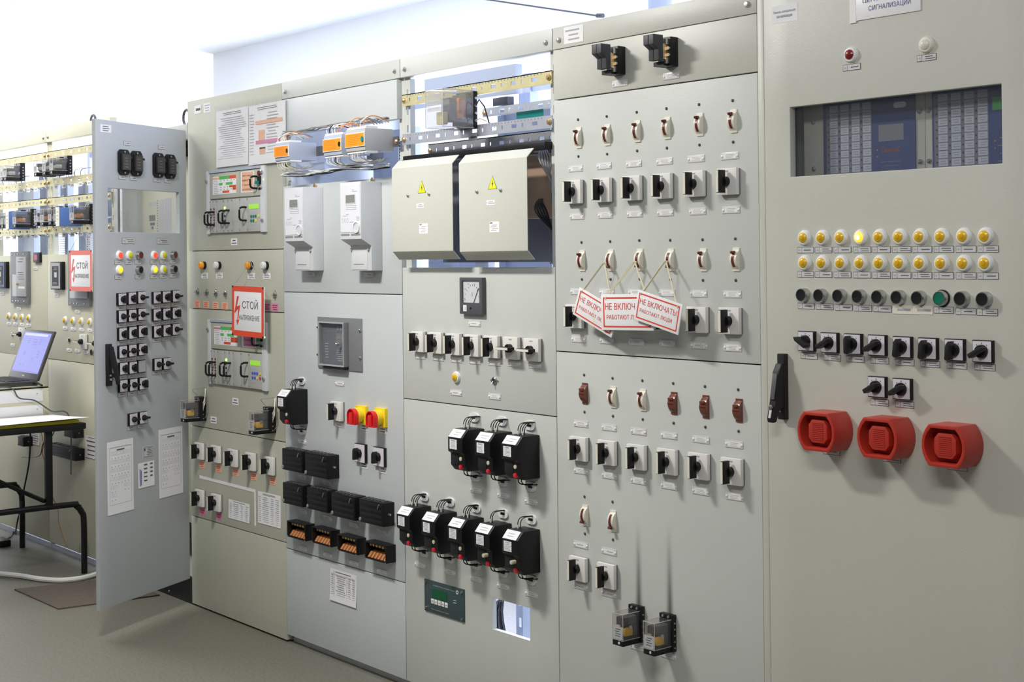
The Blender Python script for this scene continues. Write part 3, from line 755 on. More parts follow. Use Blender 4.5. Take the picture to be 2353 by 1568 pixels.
# C : cabinet with the open door
ctop = atY(434, 284).z
cabC, pC = cabinet('control_cabinet', 'cabinet standing open behind its swung out blue grey door', XC, XD, ctop, [], rail='paint', plinth=('black', .004), bottom=.115, sides='paint_old', upright='paint')
for (x, z) in ((-.225, .018), (-.225, .095)): pC('plinth_bolt', MB().lathe([(.005, .004), (.004, -.001)], 'steel', 8, c=(x, 0, z)))
FYY = .131
sw = pC('swing_frame', MB().plate(XC + .06, XD - .06, .3, ctop - .12, FYY, FYY + .015, [], 'paint_rack'), .002)
pC('inner_side', MB().box(XC + .057, XC + .060, .03, FYY + .02, .3, ctop - .12, 'paint'))
lb = MB(); fx = lambda px, py: atY(px, py, FYY)
for k in range(14):
    for q, (a, b) in enumerate(((364, 377), (379, 394))):
        p0, p1 = fx(a, 459 + k * 5.8 - q * 3), fx(b, 463 + k * 5.8 - q * 3); lb.flat(p0.x, p1.x, p1.z, p0.z, FYY, 'card_grey')
    p0 = fx(361, 460 + k * 5.8); lb.flat(p0.x, p0.x + .006, p0.z - .006, p0.z, FYY, 'ink')
for (a, b, c_, d_, mt) in ((342, 466, 349, 475, 'card_grey'), (352, 464, 360, 474, 'card_grey'), (343, 495, 357, 508, 'lcd_grey'), (345, 512, 356, 518, 'mid_grey'), (348, 521, 353, 527, 'mid_grey')):
    p0, p1 = fx(a, b), fx(c_, d_); lb.flat(p0.x, p1.x, p1.z, p0.z, FYY, mt)
pC('frame_labels', lb)
iz = pC('inner_strip', MB().plate(XC + .050, XC + .070, .3, ctop - .12, .024, .028, slots(XC + .060, .3, ctop - .12, .004, .012, .03), 'white_plastic'))
DZ0, DZ1, DL = .117, ctop - .045, .595
DZ1 = atY(430, 300, -.01).z
dw = [atD(248, 432), atD(412, 444), atD(250, 533)]
def dloc(p): return (p - DOOR_H).dot(DOOR_X)
door = pC('door', MB().plate(-DL, 0, DZ0, DZ1, 0, .018, [(dloc(dw[0]), dloc(dw[1]), dw[2].z, dw[0].z)], 'paint_door'), .002)
door.location = (-(XC + XD) / 2 + DOOR_H.x, DOOR_H.y, 0); door.rotation_euler = (0, 0, DOOR_RZ)
bpy.context.view_layer.update()
wg = pC('window_pane', MB().box(dloc(dw[0]) - .01, dloc(dw[1]) + .01, .019, .021, dw[2].z - .01, dw[0].z + .01, 'window_glass'), parent=door)
# A and B : open relay racks
for nm, x0, x1, lab in (('a', XA, XB_, 'cream open relay rack cabinet at left edge behind the table'), ('b', XB_, XC, 'cream open relay rack cabinet nearest the open door')):
    c, pp = cabinet('relay_rack_cabinet', lab, x0, x1, TOP, [(.035, .985 if nm == 'b' else .987, [], 'paint_rack'), (.985, 1.527, [], 'paint_rack')],
                    open_zones=[(1.527, RB)], rail='paint_rack', upright='paint_rack', plinth=('zinc', .012), close_back=False, left=False, right=False)
    if nm == 'a': cabA, pA = c, pp
    else: cabB, pB = c, pp
# a lifting eye on the rack cabinet and on the open cabinet
for (px, py, lab) in ((431, 270, 'steel lifting eye on the cabinet roof right of the open door'), (216, 280, 'small dark lifting eye at end of the cream rack rail')):
    p = atY(px, py, .03); b = MB().tube([(.030 * cos(a * pi / 8), 0, .034 * sin(a * pi / 8)) for a in range(16)], .006, 'dark_grey', 8, closed=True); b.box(-.012, .012, -.008, .008, -.048, -.030, 'dark_grey')
    single('lifting_eye', b, lab, 'lifting eye', (p.x - .01, .03, p.z))

# soot streaks above the two low relays of the breaker cabinet
def soot():
    M = bpy.data.materials.new('soot'); M.use_nodes = True; nt = M.node_tree; N = nt.nodes; L = nt.links; b = N['Principled BSDF']
    b.inputs['Base Color'].default_value = (0.10, 0.09, 0.09, 1); b.inputs['Roughness'].default_value = 0.8
    tc = N.new('ShaderNodeTexCoord'); sp = N.new('ShaderNodeSeparateXYZ'); L.new(tc.outputs['Generated'], sp.inputs[0])
    def math_(op, a, c):
        n = N.new('ShaderNodeMath'); n.operation = op
        for k, v in enumerate((a, c)):
            if isinstance(v, (int, float)): n.inputs[k].default_value = v
            else: L.new(v, n.inputs[k])
        return n.outputs[0]
    x = math_('MULTIPLY', math_('ABSOLUTE', math_('SUBTRACT', sp.outputs[0], .5), 0), 2); side = math_('POWER', math_('SUBTRACT', 1, x), 1.6)
    up = math_('POWER', math_('SUBTRACT', 1, sp.outputs[2]), 1.5)
    L.new(math_('MULTIPLY', math_('MULTIPLY', side, up), .45), b.inputs['Alpha']); MATS['soot'] = M
soot()
for (px, y0, y1, w) in ((1466, 1180, 1394, .036), (1537, 1190, 1412, .036)):
    p, q = atY(px, y0), atY(px, y1); pG('soot_streak', MB().box(q.x - w / 2 + .004, q.x + w / 2 + .004, -.0006, -.0002, q.z, p.z, 'soot'))

# perforated rails, uprights and back equipment of the open bays
def rail_mb(w, h, depth, mt, teeth=True, lip=True):
    b = MB(); hs = []; n = int((w - .06) / .05)
    for k in range(n): hs.append((-w / 2 + .04 + k * .05, -w / 2 + .04 + k * .05 + (.026 if k % 2 else .008), -.006, .006))
    b.plate(-w / 2, w / 2, -h / 2, h / 2, -.003, 0, hs, mt)
    if teeth:
        for k in range(int((w - .06) / .016)): b.flat(-w / 2 + .03 + k * .016, -w / 2 + .034 + k * .016, h * .30, h * .42, -.003, 'shade_grey')
    if lip: b.box(-w / 2, w / 2, -.003, depth, h / 2 - .003, h / 2, mt)
    return b
def rack_rail(x0, x1, z, h, mt, lab, Y=.012, teeth=True, lip=True, group=None, ydown=False):
    r = bpy.data.objects.new('mounting_rail', None); COL.objects.link(r); r.location = ((x0 + x1) / 2, Y, z); tag(r, lab, 'rail', group)
    w = x1 - x0
    o = bpy.data.objects.new('perforated_bar', rail_mb(w, h, .03, mt, teeth, lip).mesh('perforated_bar')); COL.objects.link(o); o.parent = r
    for x in (-w / 2 + .012, w / 2 - .012):
        k = bpy.data.objects.new('bolt', MB().lathe([(.010, -.003), (.009, -.008), (.005, -.011)], 'brass', 10).mesh('bolt')); COL.objects.link(k); k.parent = o; k.location = (x, 0, 0)
    return r
# ---------------------------------------------------------------- H : alarm cabinet
YH = -.004
def H(px, py): p = atY(px, py, YH); return (p.x, YH, p.z)
LX = [1850, 1891, 1934, 1979, 2023, 2069, 2116, 2165, 2216, 2266]
for i, x in enumerate(LX):
    lit = i == 3
    yy = 546.5 - .45 * i
    spawn('indicator_lamp', kit('lamp_lit', k_lamp, 'amber_lit', 'white_plastic', 'amber_glow') if lit else kit('lamp_amber', k_lamp, 'amber', 'white_plastic', 'amber_core'),
          'glowing amber lamp, the only lit one in the upper lamp row' if lit else 'unlit amber lamp in white ring, %s from left in upper lamp row' % ORD[i], 'lamp', H(x, yy), group='amber lamps of the upper row')
    spawn('indicator_lamp', kit('lamp_amber', k_lamp, 'amber', 'white_plastic', 'amber_core'), 'unlit amber lamp in white ring, %s from left in second lamp row' % ORD[i], 'lamp', H(x + .5, 604 + .1 * i), group='amber lamps of the second row')
    x2 = 1851.5 + (x - 1850) * 1.008
    spawn('name_strip', kit('strip%d' % (i % 4), k_strip, 1 + i % 2, i), 'bordered label strip under the %s lamp of the upper amber row' % ORD[i], 'label', H(x2, 575 - .25 * i), group='label strips under the upper lamps')
    spawn('name_strip', kit('strip%d' % ((i + 1) % 4), k_strip, 1 + (i + 1) % 2, i + 3), 'bordered label strip under the %s lamp of the second amber row' % ORD[i], 'label', H(x2, 631 + .4 * i), group='label strips under the second lamp row')
BXp = [(1846, 677.5), (1886, 678.5), (1930, 679.5), (1975, 681), (2020, 682), (2065, 683), (2112, 684.5), (2163, 685), (2211, 686), (2262, 687.5)]
for i, (x, y) in enumerate(BXp):
    g = i == 7
    spawn('push_button', kit('button_green', k_button, 'green_button', 'chrome', True) if g else kit('button_black', k_button, 'black'),
          'green push button in chrome collar, the only green one in its row' if g else 'black chrome-collared push button, %s from left in the row under the lamps' % ORD[i], 'button', H(x + 3.5, y + .5), group='push buttons of the alarm cabinet')
    lx = [1853, 1895.5, 1939, 1983, 2028, 2074, 2120, 2169, 2220, 2269][i]; ly = [703.5, 705, 707, 708.5, 710, 712, 713, 713, 716, 718][i]
    if i in (5, 6): spawn('paper_strip', kit('pstrip', k_stick, .054, .020, 'cream_plastic', 1, 3, 'ink_soft'), 'cream handwritten paper strip under the %s push button' % ORD[i], 'label', H(lx, ly), group='handwritten strips under the buttons')
    else: spawn('name_strip', kit('strip%d' % (i % 4), k_strip, 2, i), 'bordered label strip under the %s push button from the left' % ORD[i], 'label', H(lx, ly), group='label strips under the buttons')
SW = [(1856, 784, .95), (1909, 787.5, 1.05), (1963, 790.5, 0), (2018.5, 793.5, 1.05), (2076.5, 797.5, .12), (2135, 801, .12), (2196.5, 804, .12), (2261, 807.5, 1.05)]
SW = [(x, y, -1.0 if i == 0 else a) for i, (x, y, a) in enumerate(SW)]
for i, (x, y, a) in enumerate(SW):
    spawn('rotary_switch', kit('rim%.2f' % a, k_rim_switch, a), 'black and white rotary switch, %s from left in the row above the sirens' % ORD[i], 'switch', H(x + 2, y), group='rotary switches of the alarm cabinet')
    spawn('name_strip', kit('strip%d' % (i % 4), k_strip, 1 + i % 2, i), 'bordered label strip under the %s rotary switch of the alarm cabinet' % ORD[i], 'label', H(x + 4 - .2 * i, y + 34.5 + .3 * i), group='label strips under the rotary switches')
for i, (x, y) in enumerate(((2019.5, 889), (2077, 894))):
    spawn('rotary_switch', kit('rim1.05', k_rim_switch, 1.05), '%s rotary switch of the pair just above the red sirens' % ('left', 'right')[i], 'switch', H(x + 1, y), group='rotary switch pair above the sirens')
    spawn('name_strip', kit('strip1', k_strip, 1, 1), 'bordered label strip under the %s switch of the pair above the sirens' % ('left', 'right')[i], 'label', H(x + 2, y + 36), group='label strips of the switch pair')
for i, (x, y, lx, ly) in enumerate(((1918, 987, 1911, 1038.5), (2058, 1002, 2049, 1055), (2210, 1019.5, 2200, 1074))):
    spawn('siren', kit('siren', k_siren), 'red alarm siren with square horn, %s of the three' % ('leftmost', 'middle', 'rightmost')[i], 'siren', H(x, y), group='red alarm sirens')
    spawn('name_strip', kit('strip%d' % (i % 4), k_strip, 2, i), 'bordered label strip peeping out under the %s red siren' % ('leftmost', 'middle', 'rightmost')[i], 'label', H(lx, ly), group='label strips under the sirens')
spawn('indicator_lamp', kit('lamp_red', k_lamp, 'red_lens', 'white_plastic'), 'dark red lamp in white ring near top of the alarm cabinet', 'lamp', H(1957, 126))
spawn('indicator_lamp', kit('lamp_white', k_lamp, 'white_lens', 'cream_plastic'), 'cream coloured lamp near top of the alarm cabinet', 'lamp', H(2130, 103))
spawn('name_strip', kit('strip2', k_strip, 1, 2), 'bordered label strip under the dark red lamp at top', 'label', H(1957.5, 154.5))
spawn('name_strip', kit('strip1', k_strip, 1, 1), 'bordered label strip under the cream lamp at top', 'label', H(2129.5, 132.5))
spawn('swing_handle', kit('handle', k_swing_handle), 'black swing handle on left side of the alarm cabinet door', 'handle', H(1804, 888))
c, w, h = rectY(1773, 16, 1833, 46, YH)
def k_panel_tag(K, w, h):
    K.part('sheet', MB().flat(-w / 2, w / 2, -h / 2, h / 2, 0, 'paper'))
    t = MB().text('Панель контрольная', -w * .42, w * .42, h * .02, h * .20, -.0004, 'ink'); t.text('сигнализации', -w * .3, w * .3, -h * .25, -h * .08, -.0004, 'ink'); K.part('lettering', t)
spawn('paper_label', kit('ptag', k_panel_tag, w, h), 'white paper label in top left corner of the alarm cabinet door', 'label', c)
c, w, h = rectY(1963, -30, 2117, 24, YH)
def k_top_sign(K, w, h):
    K.part('plate', MB().box(-w / 2, w / 2, -.003, 0, -h / 2, h / 2, 'sign_white'), bevel=.001)
    t = MB().text('ШКАФ', -w * .25, w * .22, h * .20, h * .36, -.003, 'ink_blue', .02); t.text('ЦЕНТРАЛЬНОЙ', -w * .36, w * .36, -h * .04, h * .12, -.003, 'ink_blue', .02); t.text('СИГНАЛИЗАЦИИ', -w * .27, w * .36, -h * .30, -h * .13, -.003, 'ink_blue', .02)
    K.part('lettering', t)
    K.part('tape', MB().box(-w / 2 - .012, -w / 2 + .006, -.0036, -.0001, -h / 2 - .004, h / 2, 'white_plastic'))
spawn('cabinet_sign', kit('topsign', k_top_sign, w, h), 'white sign with dark lettering cut off by top of the picture', 'sign', c)
# behind the window: two blue annunciator units
YM = .075
def k_annunciator(K, x0, x1, z0, z1, gx0, gx1, side, strip_l, strip_r):
    K.part('frame', MB().box(x0 - strip_l, x1 + strip_r, .004, .030, z0 - .02, z1 + .02, 'paint_rack'), bevel=.001)
    K.part('faceplate', MB().box(x0, x1, 0, .004, z0, z1, 'alarm_blue'))
    nx, nz = 4, 10; pw = (gx1 - gx0) / nx; ph = (z1 - z0 - .03) / nz
    bd = MB().flat(gx0 - .004, gx1, z0 + .012, z1 - .014, 0, 'mid_grey', .0003)
    K.part('tag_field', bd)
    for i in range(nx):
        for k in range(nz):
            xa = gx0 + i * pw + pw * .22; za = z0 + .016 + k * ph
            t = MB().flat(xa, xa + pw * .72, za, za + ph * .88, -.0003, 'tag_white'); t.lines(xa + pw * .08, xa + pw * .66, za + ph * .15, za + ph * .75, 2, -.0007, 'ink_soft', .3, i * 11 + k)
            t.flat(xa - pw * .18, xa - pw * .08, za + ph * .4, za + ph * .6, -.0003, 'maroon')
            K.part('window_tag', t)
    t = MB()
    if side:
        sx0, sx1 = gx1 + .02, x1 - .012
        K.part('display', MB().flat(sx0, sx1 - .02, z1 - .115, z1 - .075, 0, 'shade_grey'))
        t.text('Сириус-ЦС', sx0 + .01, sx1 - .03, z1 - .145, z1 - .130, 0, 'orange_ink'); t.lines(sx0, sx1 - .03, z0 + .02, z0 + .06, 4, 0, 'mid_grey', .15, 5)
        K.part('logo_oval', MB().prism([(p[0] + sx1 - .030, p[1] + z1 - .030) for p in oval(.036, .014)], 'y', -.001, 0, 'sign_white'))
    else:
        K.part('green_sticker', MB().flat(gx1 + .010, x1 - .01, z1 - .065, z1 - .036, 0, 'table_green', .0008))
        t.lines(gx1 + .02, x1 - .02, z0 + .03, z0 + .10, 4, 0, 'mid_grey', .15, 6)
    K.part('lettering', t)
    for q in range(2): K.part('status_led', MB().lathe([(.002, 0), (.0018, -.001)], 'orange_lens', 8), loc=(gx1 + .016, 0, z0 + .085 - q * .016))
    for (x, z) in ((x0 - strip_l * .5, z0 + .05), (x0 - strip_l * .5, z1 - .05)) + (((x1 + strip_r * .5, z0 + .05), (x1 + strip_r * .5, z1 - .05)) if strip_r else ()):
        K.part('screw', MB().lathe([(.0058, .004), (.0056, -.001), (.003, -.004)], 'steel', 12), loc=(x, 0, z))
def mx(px, py): return atY(px, py, YM)
zt, zb = mx(1893, 232).z, mx(1893, 432).z
x0, x1 = mx(1892, 320).x, mx(2103, 320).x; xm = mx(2124, 300).x; x2, x3 = mx(2142, 300).x, mx(2340, 300).x
K = Kit(); k_annunciator(K, x0, x1, zb, zt, mx(1902, 300).x, mx(2003, 300).x, True, x0 - mx(1845, 320).x, xm - x1 - .0008)
K.p = [(n, m_, p, (l[0], l[1], l[2]), r, lb_) for (n, m_, p, l, r, lb_) in K.p]
spawn('annunciator_unit', K, 'blue annunciator panel on left behind the alarm cabinet window', 'alarm panel', (0, YM, 0), group='annunciator panels behind the window')
K = Kit(); k_annunciator(K, x2, x3, zb, zt, mx(2150, 300).x, mx(2272, 300).x, False, x2 - xm - .0008, 0)
spawn('annunciator_unit', K, 'blue annunciator panel with green sticker on right behind the window', 'alarm panel', (0, YM, 0), group='annunciator panels behind the window')

# ---------------------------------------------------------------- G : toggle breaker cabinet
def G(px, py, Y=0.0): p = atY(px, py, Y); return (p.x, Y, p.z)
SIX = ORD[:6]
T1 = [(1328, 316.5), (1394, 310), (1463, 301.5), (1531.5, 294), (1606.5, 286), (1684, 278)]
T2 = [(1336, 599), (1402, 598), (1469, 596.5), (1540, 597), (1614.5, 597), (1690, 596)]
T3 = [(1342, 904), (1407.5, 912.5), (1476, 919), (1547, 926.5), (1620, 934.5), (1696.5, 943)]
def row_of_plates(pts, what, grp, lines_=3):
    for i, (x, y) in enumerate(pts):
        spawn('nameplate', kit('np%d_%d' % (lines_, i % 3), k_nameplate, lines_, i), 'small riveted nameplate under the %s %s' % (ORD[i], what), 'nameplate', G(x, y), group=grp)
for r, (T, nm, ups, brown) in enumerate(((T1, 'top', [1] * 6, ()), (T2, 'second', [1, 0, 0, 0, 1, 1], ()), (T3, 'third', [1] * 6, (0, 3, 4, 5)))):
    for i, (x, y) in enumerate(T):
        kk = kit('tog_brown', k_toggle, True, 'brown') if i in brown else kit('tog%d' % ups[i], k_toggle, bool(ups[i]))
        cl = 'brown' if i in brown else 'cream'
        how = '' if i in brown else (', lever up' if ups[i] else ', carrying a hanging card')
        spawn('toggle_breaker', kk, '%s toggle breaker%s, %s from left in the %s breaker row' % (cl, how, ORD[i], nm), 'circuit breaker', G(x + 3, y + .5), group='toggle breakers of the %s row' % nm)
for i, (x, y) in enumerate(((1343, 1184.5), (1407.5, 1197.5))):
    spawn('toggle_breaker', kit('tog0', k_toggle, False), 'cream toggle breaker, lever down, %s of the lowest pair' % ('left', 'right')[i], 'circuit breaker', G(x + 3, y), group='lowest toggle breaker pair')
row_of_plates([(1323.5, 387.5), (1388.5, 381.5), (1457, 376.5), (1527.5, 371), (1600, 365), (1677.5, 358.5)], 'breaker of the top breaker row', 'plates under the top breakers')
row_of_plates([(1327.5, 670), (1395, 671.5), (1462, 672.5), (1533, 673.5), (1605.5, 675), (1683.5, 676.5)], 'breaker of the second breaker row', 'plates under the second breakers')
row_of_plates([(1335.5, 974.5), (1400, 983), (1468, 992), (1537.5, 1001), (1611, 1010.5), (1687.5, 1021.5)], 'breaker of the third breaker row', 'plates under the third breakers')
S1 = [(1319.5, 441.5), (1385.5, 437.5), (1454, 433), (1523.5, 428.5), (1597.5, 423), (1673.5, 418)]
S2 = [(1322, 727), (1390, 728), (1459, 729), (1530, 731), (1604, 735), (1679, 737.5)]
S3 = [(1331.5, 1031), (1396.5, 1040), (1464.5, 1050), (1535, 1060.5), (1607.5, 1071), (1683.5, 1083)]
for T, nm in ((S1, 'upper'), (S2, 'middle'), (S3, 'lower')):
    for i, (x, y) in enumerate(T):
        spawn('cam_switch', kit('cam0', k_cam_switch, 0.0), 'cream switch with black T handle, %s from left in the %s switch row' % (ORD[i], nm), 'switch', G(x + 5.5, y - .3), group='cream switches of the %s row' % nm)
for i, (x, y) in enumerate(((1330.5, 1306), (1395.5, 1322))):
    spawn('cam_switch', kit('cam0', k_cam_switch, 0.0), 'cream switch with black T handle, %s of the lowest pair' % ('left', 'right')[i], 'switch', G(x + 5.5, y), group='lowest cream switch pair')
row_of_plates([(1326.5, 497.5), (1391.5, 494.5), (1459, 492), (1529.5, 489), (1603.5, 486), (1680.5, 482.5)], 'cream switch of the upper switch row', 'plates under the upper switches')
row_of_plates([(1330, 780), (1395.5, 783), (1463.5, 786.5), (1534, 789.5), (1607, 794.5), (1684, 799.5)], 'cream switch of the middle switch row', 'plates under the middle switches')
row_of_plates([(1335.5, 1082.5), (1400.5, 1093.5), (1468, 1105.5), (1538, 1117), (1610.5, 1129.5), (1688.5, 1142)], 'cream switch of the lower switch row', 'plates under the lower switches')
row_of_plates([(1335, 1252.5), (1400, 1268)], 'breaker of the lowest breaker pair', 'plates under the lowest breakers', 1)
row_of_plates([(1335.5, 1348), (1400, 1365)], 'cream switch of the lowest switch pair', 'plates under the lowest switches', 1)
for i, (x, y) in enumerate(((1418, 141.5), (1538, 121.5))):
    spawn('fuse_holder', kit('fuse', k_fuse_holder), '%s of the two black fuse holders under the top rail' % ('left', 'right')[i], 'fuse holder', G(x + 6, y), group='black fuse holders')
for i, (x, y) in enumerate(((1425, 191.5), (1543, 174.5))):
    spawn('nameplate', kit('np3_%d' % i, k_nameplate, 3, i), 'small riveted nameplate under the %s black fuse holder' % ('left', 'right')[i], 'nameplate', G(x, y), group='plates under the fuse holders')
for i, (x, y, q) in enumerate(((1467.5, 1436, 0), (1539.5, 1456.5, 1))):
    spawn('plug_in_relay', kit('relayG', k_relay, .042, .089, .066, 'coil_yellow', True, .016, False, 1), '%s of the two clear plug-in relays low on the breaker cabinet' % ('left', 'right')[i], 'relay', G(x, y), group='clear relays of the breaker cabinet')
    spawn('nameplate', kit('np2_%d' % i, k_nameplate, 2, i), 'small riveted nameplate under the %s low clear relay' % ('left', 'right')[i], 'nameplate', G(*((1466, 1487), (1536, 1506))[i]), group='plates under the low relays')
spawn('paper_label', kit('railtag', k_stick, .085, .050, 'card', 3, 8, 'ink_soft', .0006), 'pale label on rail at top left of the breaker cabinet', 'label', G(1318, 79, -.001))
# hanging cards
def k_card(K, w, h, rope_pts, lever, text2):
    t = .004
    K.part('board', MB().box(-w / 2, w / 2, -t, 0, -h / 2, h / 2, 'sign_white'), bevel=.0015)
    o = [(-w * .455, -h * .42), (w * .455, -h * .42), (w * .455, h * .42), (-w * .455, h * .42)]; b = .0045
    i_ = [(p[0] - (b if p[0] > 0 else -b), p[1] - (b if p[1] > 0 else -b)) for p in o]
    K.part('border', MB().ring(o, i_, -t - .0004, -t, 'sign_red'))
    x = MB().text('НЕ ВКЛЮЧАТЬ!', -w * .415, w * .415, h * .07, h * .26, -t, 'sign_red', .022); x.text('РАБОТАЮТ ЛЮДИ', -w * .39, w * .33, -h * .22, -h * .07, -t, 'sign_red', 0)
    K.part('lettering', x)
    K.part('rope', rope_pts)
def ribbon(pts, w, mt):
    b = MB()
    for p, q in zip(pts, pts[1:]): b.rod(p, q, .0022, w, mt)
    return b
CW, CH = .205, .100
for i, (tlx, tly, brx, bry, lx, ly, Y, lab) in enumerate((
        (1333.5, 660, 1406.4, 776.8, 1389.5, 607.5, -.050, 'leftmost'), (1382.5, 677, 1504, 760.5, 1458.5, 605.5, -.058, 'middle'), (1468, 665.4, 1559.5, 770.5, 1530.5, 603.5, -.070, 'rightmost and frontmost'))):
    a, b = atY(tlx, tly, Y), atY(brx, bry, Y); d = b - a; L = math.hypot(d.x, d.z)
    base = math.atan2(-CH, CW); ang = math.atan2(d.z, d.x); roll = -(ang - base)
    s = L / math.hypot(CW, CH); c = (a + b) / 2
    def loc2(p):                                  # point of the place -> the card's own frame
        q = Vector((p.x - c.x, p.y - Y, p.z - c.z)); cr, sr = cos(-roll), sin(-roll)
        return Vector(((q.x * cr + q.z * sr) / s, q.y / s, (-q.x * sr + q.z * cr) / s))
    top = loc2(atY(lx, ly, -.026)); hl, hr = Vector((-CW * .41, -.005, CH * .36)), Vector((CW * .41, -.005, CH * .36))
    back = top + Vector((.002, .004, .004))
    rp = ribbon([hl, top + Vector((-.005, -.003, 0)), back, top + Vector((.005, -.003, 0)), hr], .0055, 'rope')
    K = Kit(); k_card(K, CW, CH, rp, None, None)
    spawn('hanging_card', K, 'white do not switch on card on a cord, %s of the three' % lab, 'warning sign', (c.x, Y, c.z), roll=roll, scale=s, group='do not switch on cards')
# ---------------------------------------------------------------- F : starter cabinet
UP3 = [(1074, 1030), (1133, 1039), (1203, 1050)]
LOW5 = [(961, 1206), (1017, 1222), (1078, 1236), (1140, 1253), (1206, 1268)]
# measured at the rear right corners of the boxes (top, bottom) on the panel's face
def starter_at(xr, yt, yb): a, b = atY(xr, yt), atY(xr, yb); return Vector((a.x - .038, 0, (a.z + b.z) / 2))
SU = [(1113, 983, 1082), (1177, 991, 1091), (1240, 1000, 1099)]
SL = [(991, 1164, 1252), (1050, 1177, 1268), (1112, 1190, 1284), (1176, 1203, 1300), (1241, 1217, 1316)]
THREE = ['left', 'middle', 'right']
for i, q in enumerate(SU):
    spawn('motor_starter', kit('starter0_%d' % i, k_starter, False, i), 'black motor starter box, %s of the upper three' % THREE[i], 'motor starter', starter_at(*q), group='black starters of the upper row')
for i, q in enumerate(SL):
    spawn('motor_starter', kit('starter%d_%d' % (i > 2, i % 3), k_starter, i > 2, i % 3 + 3), 'black motor starter box, %s from left in the lower row of five' % ORD[i], 'motor starter', starter_at(*q), group='black starters of the lower row')
def F(px, py, Y=0.0): p = atY(px, py, Y); return (p.x, Y, p.z)
for i, (x, y) in enumerate(((1091, 959.5), (1154, 968), (1218.5, 978))): spawn('cable_grommet', kit('grommet', k_grommet), 'white oval cable grommet above the %s upper starter box' % THREE[i], 'grommet', F(x, y), group='grommets above the upper starters')
for i, (x, y) in enumerate(((1094, 1096), (1157, 1107), (1221, 1119))): spawn('cable_grommet', kit('grommet', k_grommet), 'white oval cable grommet below the %s upper starter box' % THREE[i], 'grommet', F(x, y), group='grommets below the upper starters')
for i, (x, y) in enumerate(((976, 1141.5), (1035, 1154), (1095, 1167.5), (1157.5, 1180.5), (1222, 1194))): spawn('cable_grommet', kit('grommet', k_grommet), 'white oval cable grommet above the %s lower starter box' % ORD[i], 'grommet', F(x, y), group='grommets above the lower starters')
for i, (x, y) in enumerate(((977, 1270), (1036, 1284.5), (1096, 1299), (1158, 1316), (1222, 1333))): spawn('cable_grommet', kit('grommet', k_grommet), 'white oval cable grommet below the %s lower starter box' % ORD[i], 'grommet', F(x, y), group='grommets below the lower starters')
for i, (x, y) in enumerate(((1095, 1127.5), (1158, 1139), (1221.5, 1153.5))): spawn('nameplate', kit('np2_%d' % i, k_nameplate, 2, i), 'small riveted nameplate below the %s upper starter box' % THREE[i], 'nameplate', F(x, y), group='plates under the upper starters')
for i, (x, y) in enumerate(((966, 1299), (1035, 1315), (1095, 1331), (1157, 1348), (1222, 1366))): spawn('nameplate', kit('np2_%d' % (i % 3), k_nameplate, 2, i % 3), 'small riveted nameplate below the %s lower starter box' % ORD[i], 'nameplate', F(x, y), group='plates under the lower starters')
spawn('voltmeter', kit('voltmeter', k_voltmeter), 'black framed square voltmeter with slanting needle', 'meter', F(1090.5, 680))
spawn('nameplate', kit('np1_0', k_nameplate, 1, 0), 'small riveted nameplate under the voltmeter', 'nameplate', F(1091, 744))
FS = [(963.5, 785), (1004.5, 788), (1046, 791), (1089, 794), (1133, 797), (1178.5, 800), (1226, 804)]
for i, (x, y) in enumerate(FS):
    h = i > 4
    spawn('cam_switch', kit('cam%d' % h, k_cam_switch, pi / 2 if h else 0.0), 'cream switch in the row under the voltmeter, %s from left%s' % (ORD[i], ', handle turned sideways' if h else ''), 'switch', F(x + 4, y), group='cream switches under the voltmeter')
for i, (x, y) in enumerate(((966, 819), (1007.5, 823), (1049, 827), (1091.5, 830.5), (1136.5, 834), (1182.5, 836), (1229, 840))): spawn('nameplate', kit('np3_%d' % (i % 3), k_nameplate, 3, i % 3), 'small riveted nameplate under the %s switch below the voltmeter' % ORD[i], 'nameplate', F(x, y), group='plates under the voltmeter row')
spawn('indicator_lamp', kit('lamp_amber', k_lamp, 'amber', 'white_plastic', 'amber_core'), 'single amber lamp in white ring under the voltmeter switches', 'lamp', F(1050, 867))
spawn('key_switch', kit('keylock', k_keylock), 'small chrome toggle right of the single amber lamp', 'switch', F(1137, 875))
spawn('nameplate', kit('np1_0', k_nameplate, 1, 0), 'small riveted nameplate under the single amber lamp', 'nameplate', F(1048.5, 903))
spawn('nameplate', kit('np2_1', k_nameplate, 2, 1), 'small riveted nameplate under the small chrome toggle', 'nameplate', F(1137, 912))
c, w, h = rectY(977, 1329.5, 1069, 1431)
def k_controller(K, w, h):
    K.part('front_plate', MB().box(-w / 2, w / 2, -.004, 0, -h / 2, h / 2, 'controller'), bevel=.0008)
    t = MB(); t.text('ИЗМЕРИТЕЛЬ УРОВНЯ УЗДМ', -w * .27, w * .27, h * .35, h * .385, -.004, 'tag_white', .01); t.text('РОСА и КОНТРОЛЬ УЗДМ', -w * .32, w * .12, -h * .40, -h * .37, -.004, 'tag_white')
    t.lines(w * .23, w * .33, -h * .02, h * .12, 2, -.004, 'tag_white', .25, 3, .3); K.part('lettering', t)
    K.part('logo', MB().ring(oval(.014, .014), oval(.007, .006), -.0048, -.004, 'tag_white'), loc=(w * .335, 0, h * .36))
    K.part('display', MB().flat(-w * .29, w * .08, -h * .02, h * .26, -.004, 'lcd_dark_green', .0012))
    for k in range(5):
        x = -w * .32 + k * w * .088
        b = MB().box(x, x + w * .068, -.0055, -.004, -h * .21, -h * .06, 'card'); b.flat(x + w * .02, x + w * .05, -h * .145, -h * .12, -.0055, 'ink'); K.part('key', b, bevel=.0004)
    for (x, z) in ((-w * .46, h * .42), (-w * .46, -h * .40), (w * .45, h * .40), (w * .45, -h * .42)): K.part('screw', MB().lathe([(.005, 0), (.0045, -.004), (.002, -.005)], 'chrome', 10), loc=(x, -.004, z))
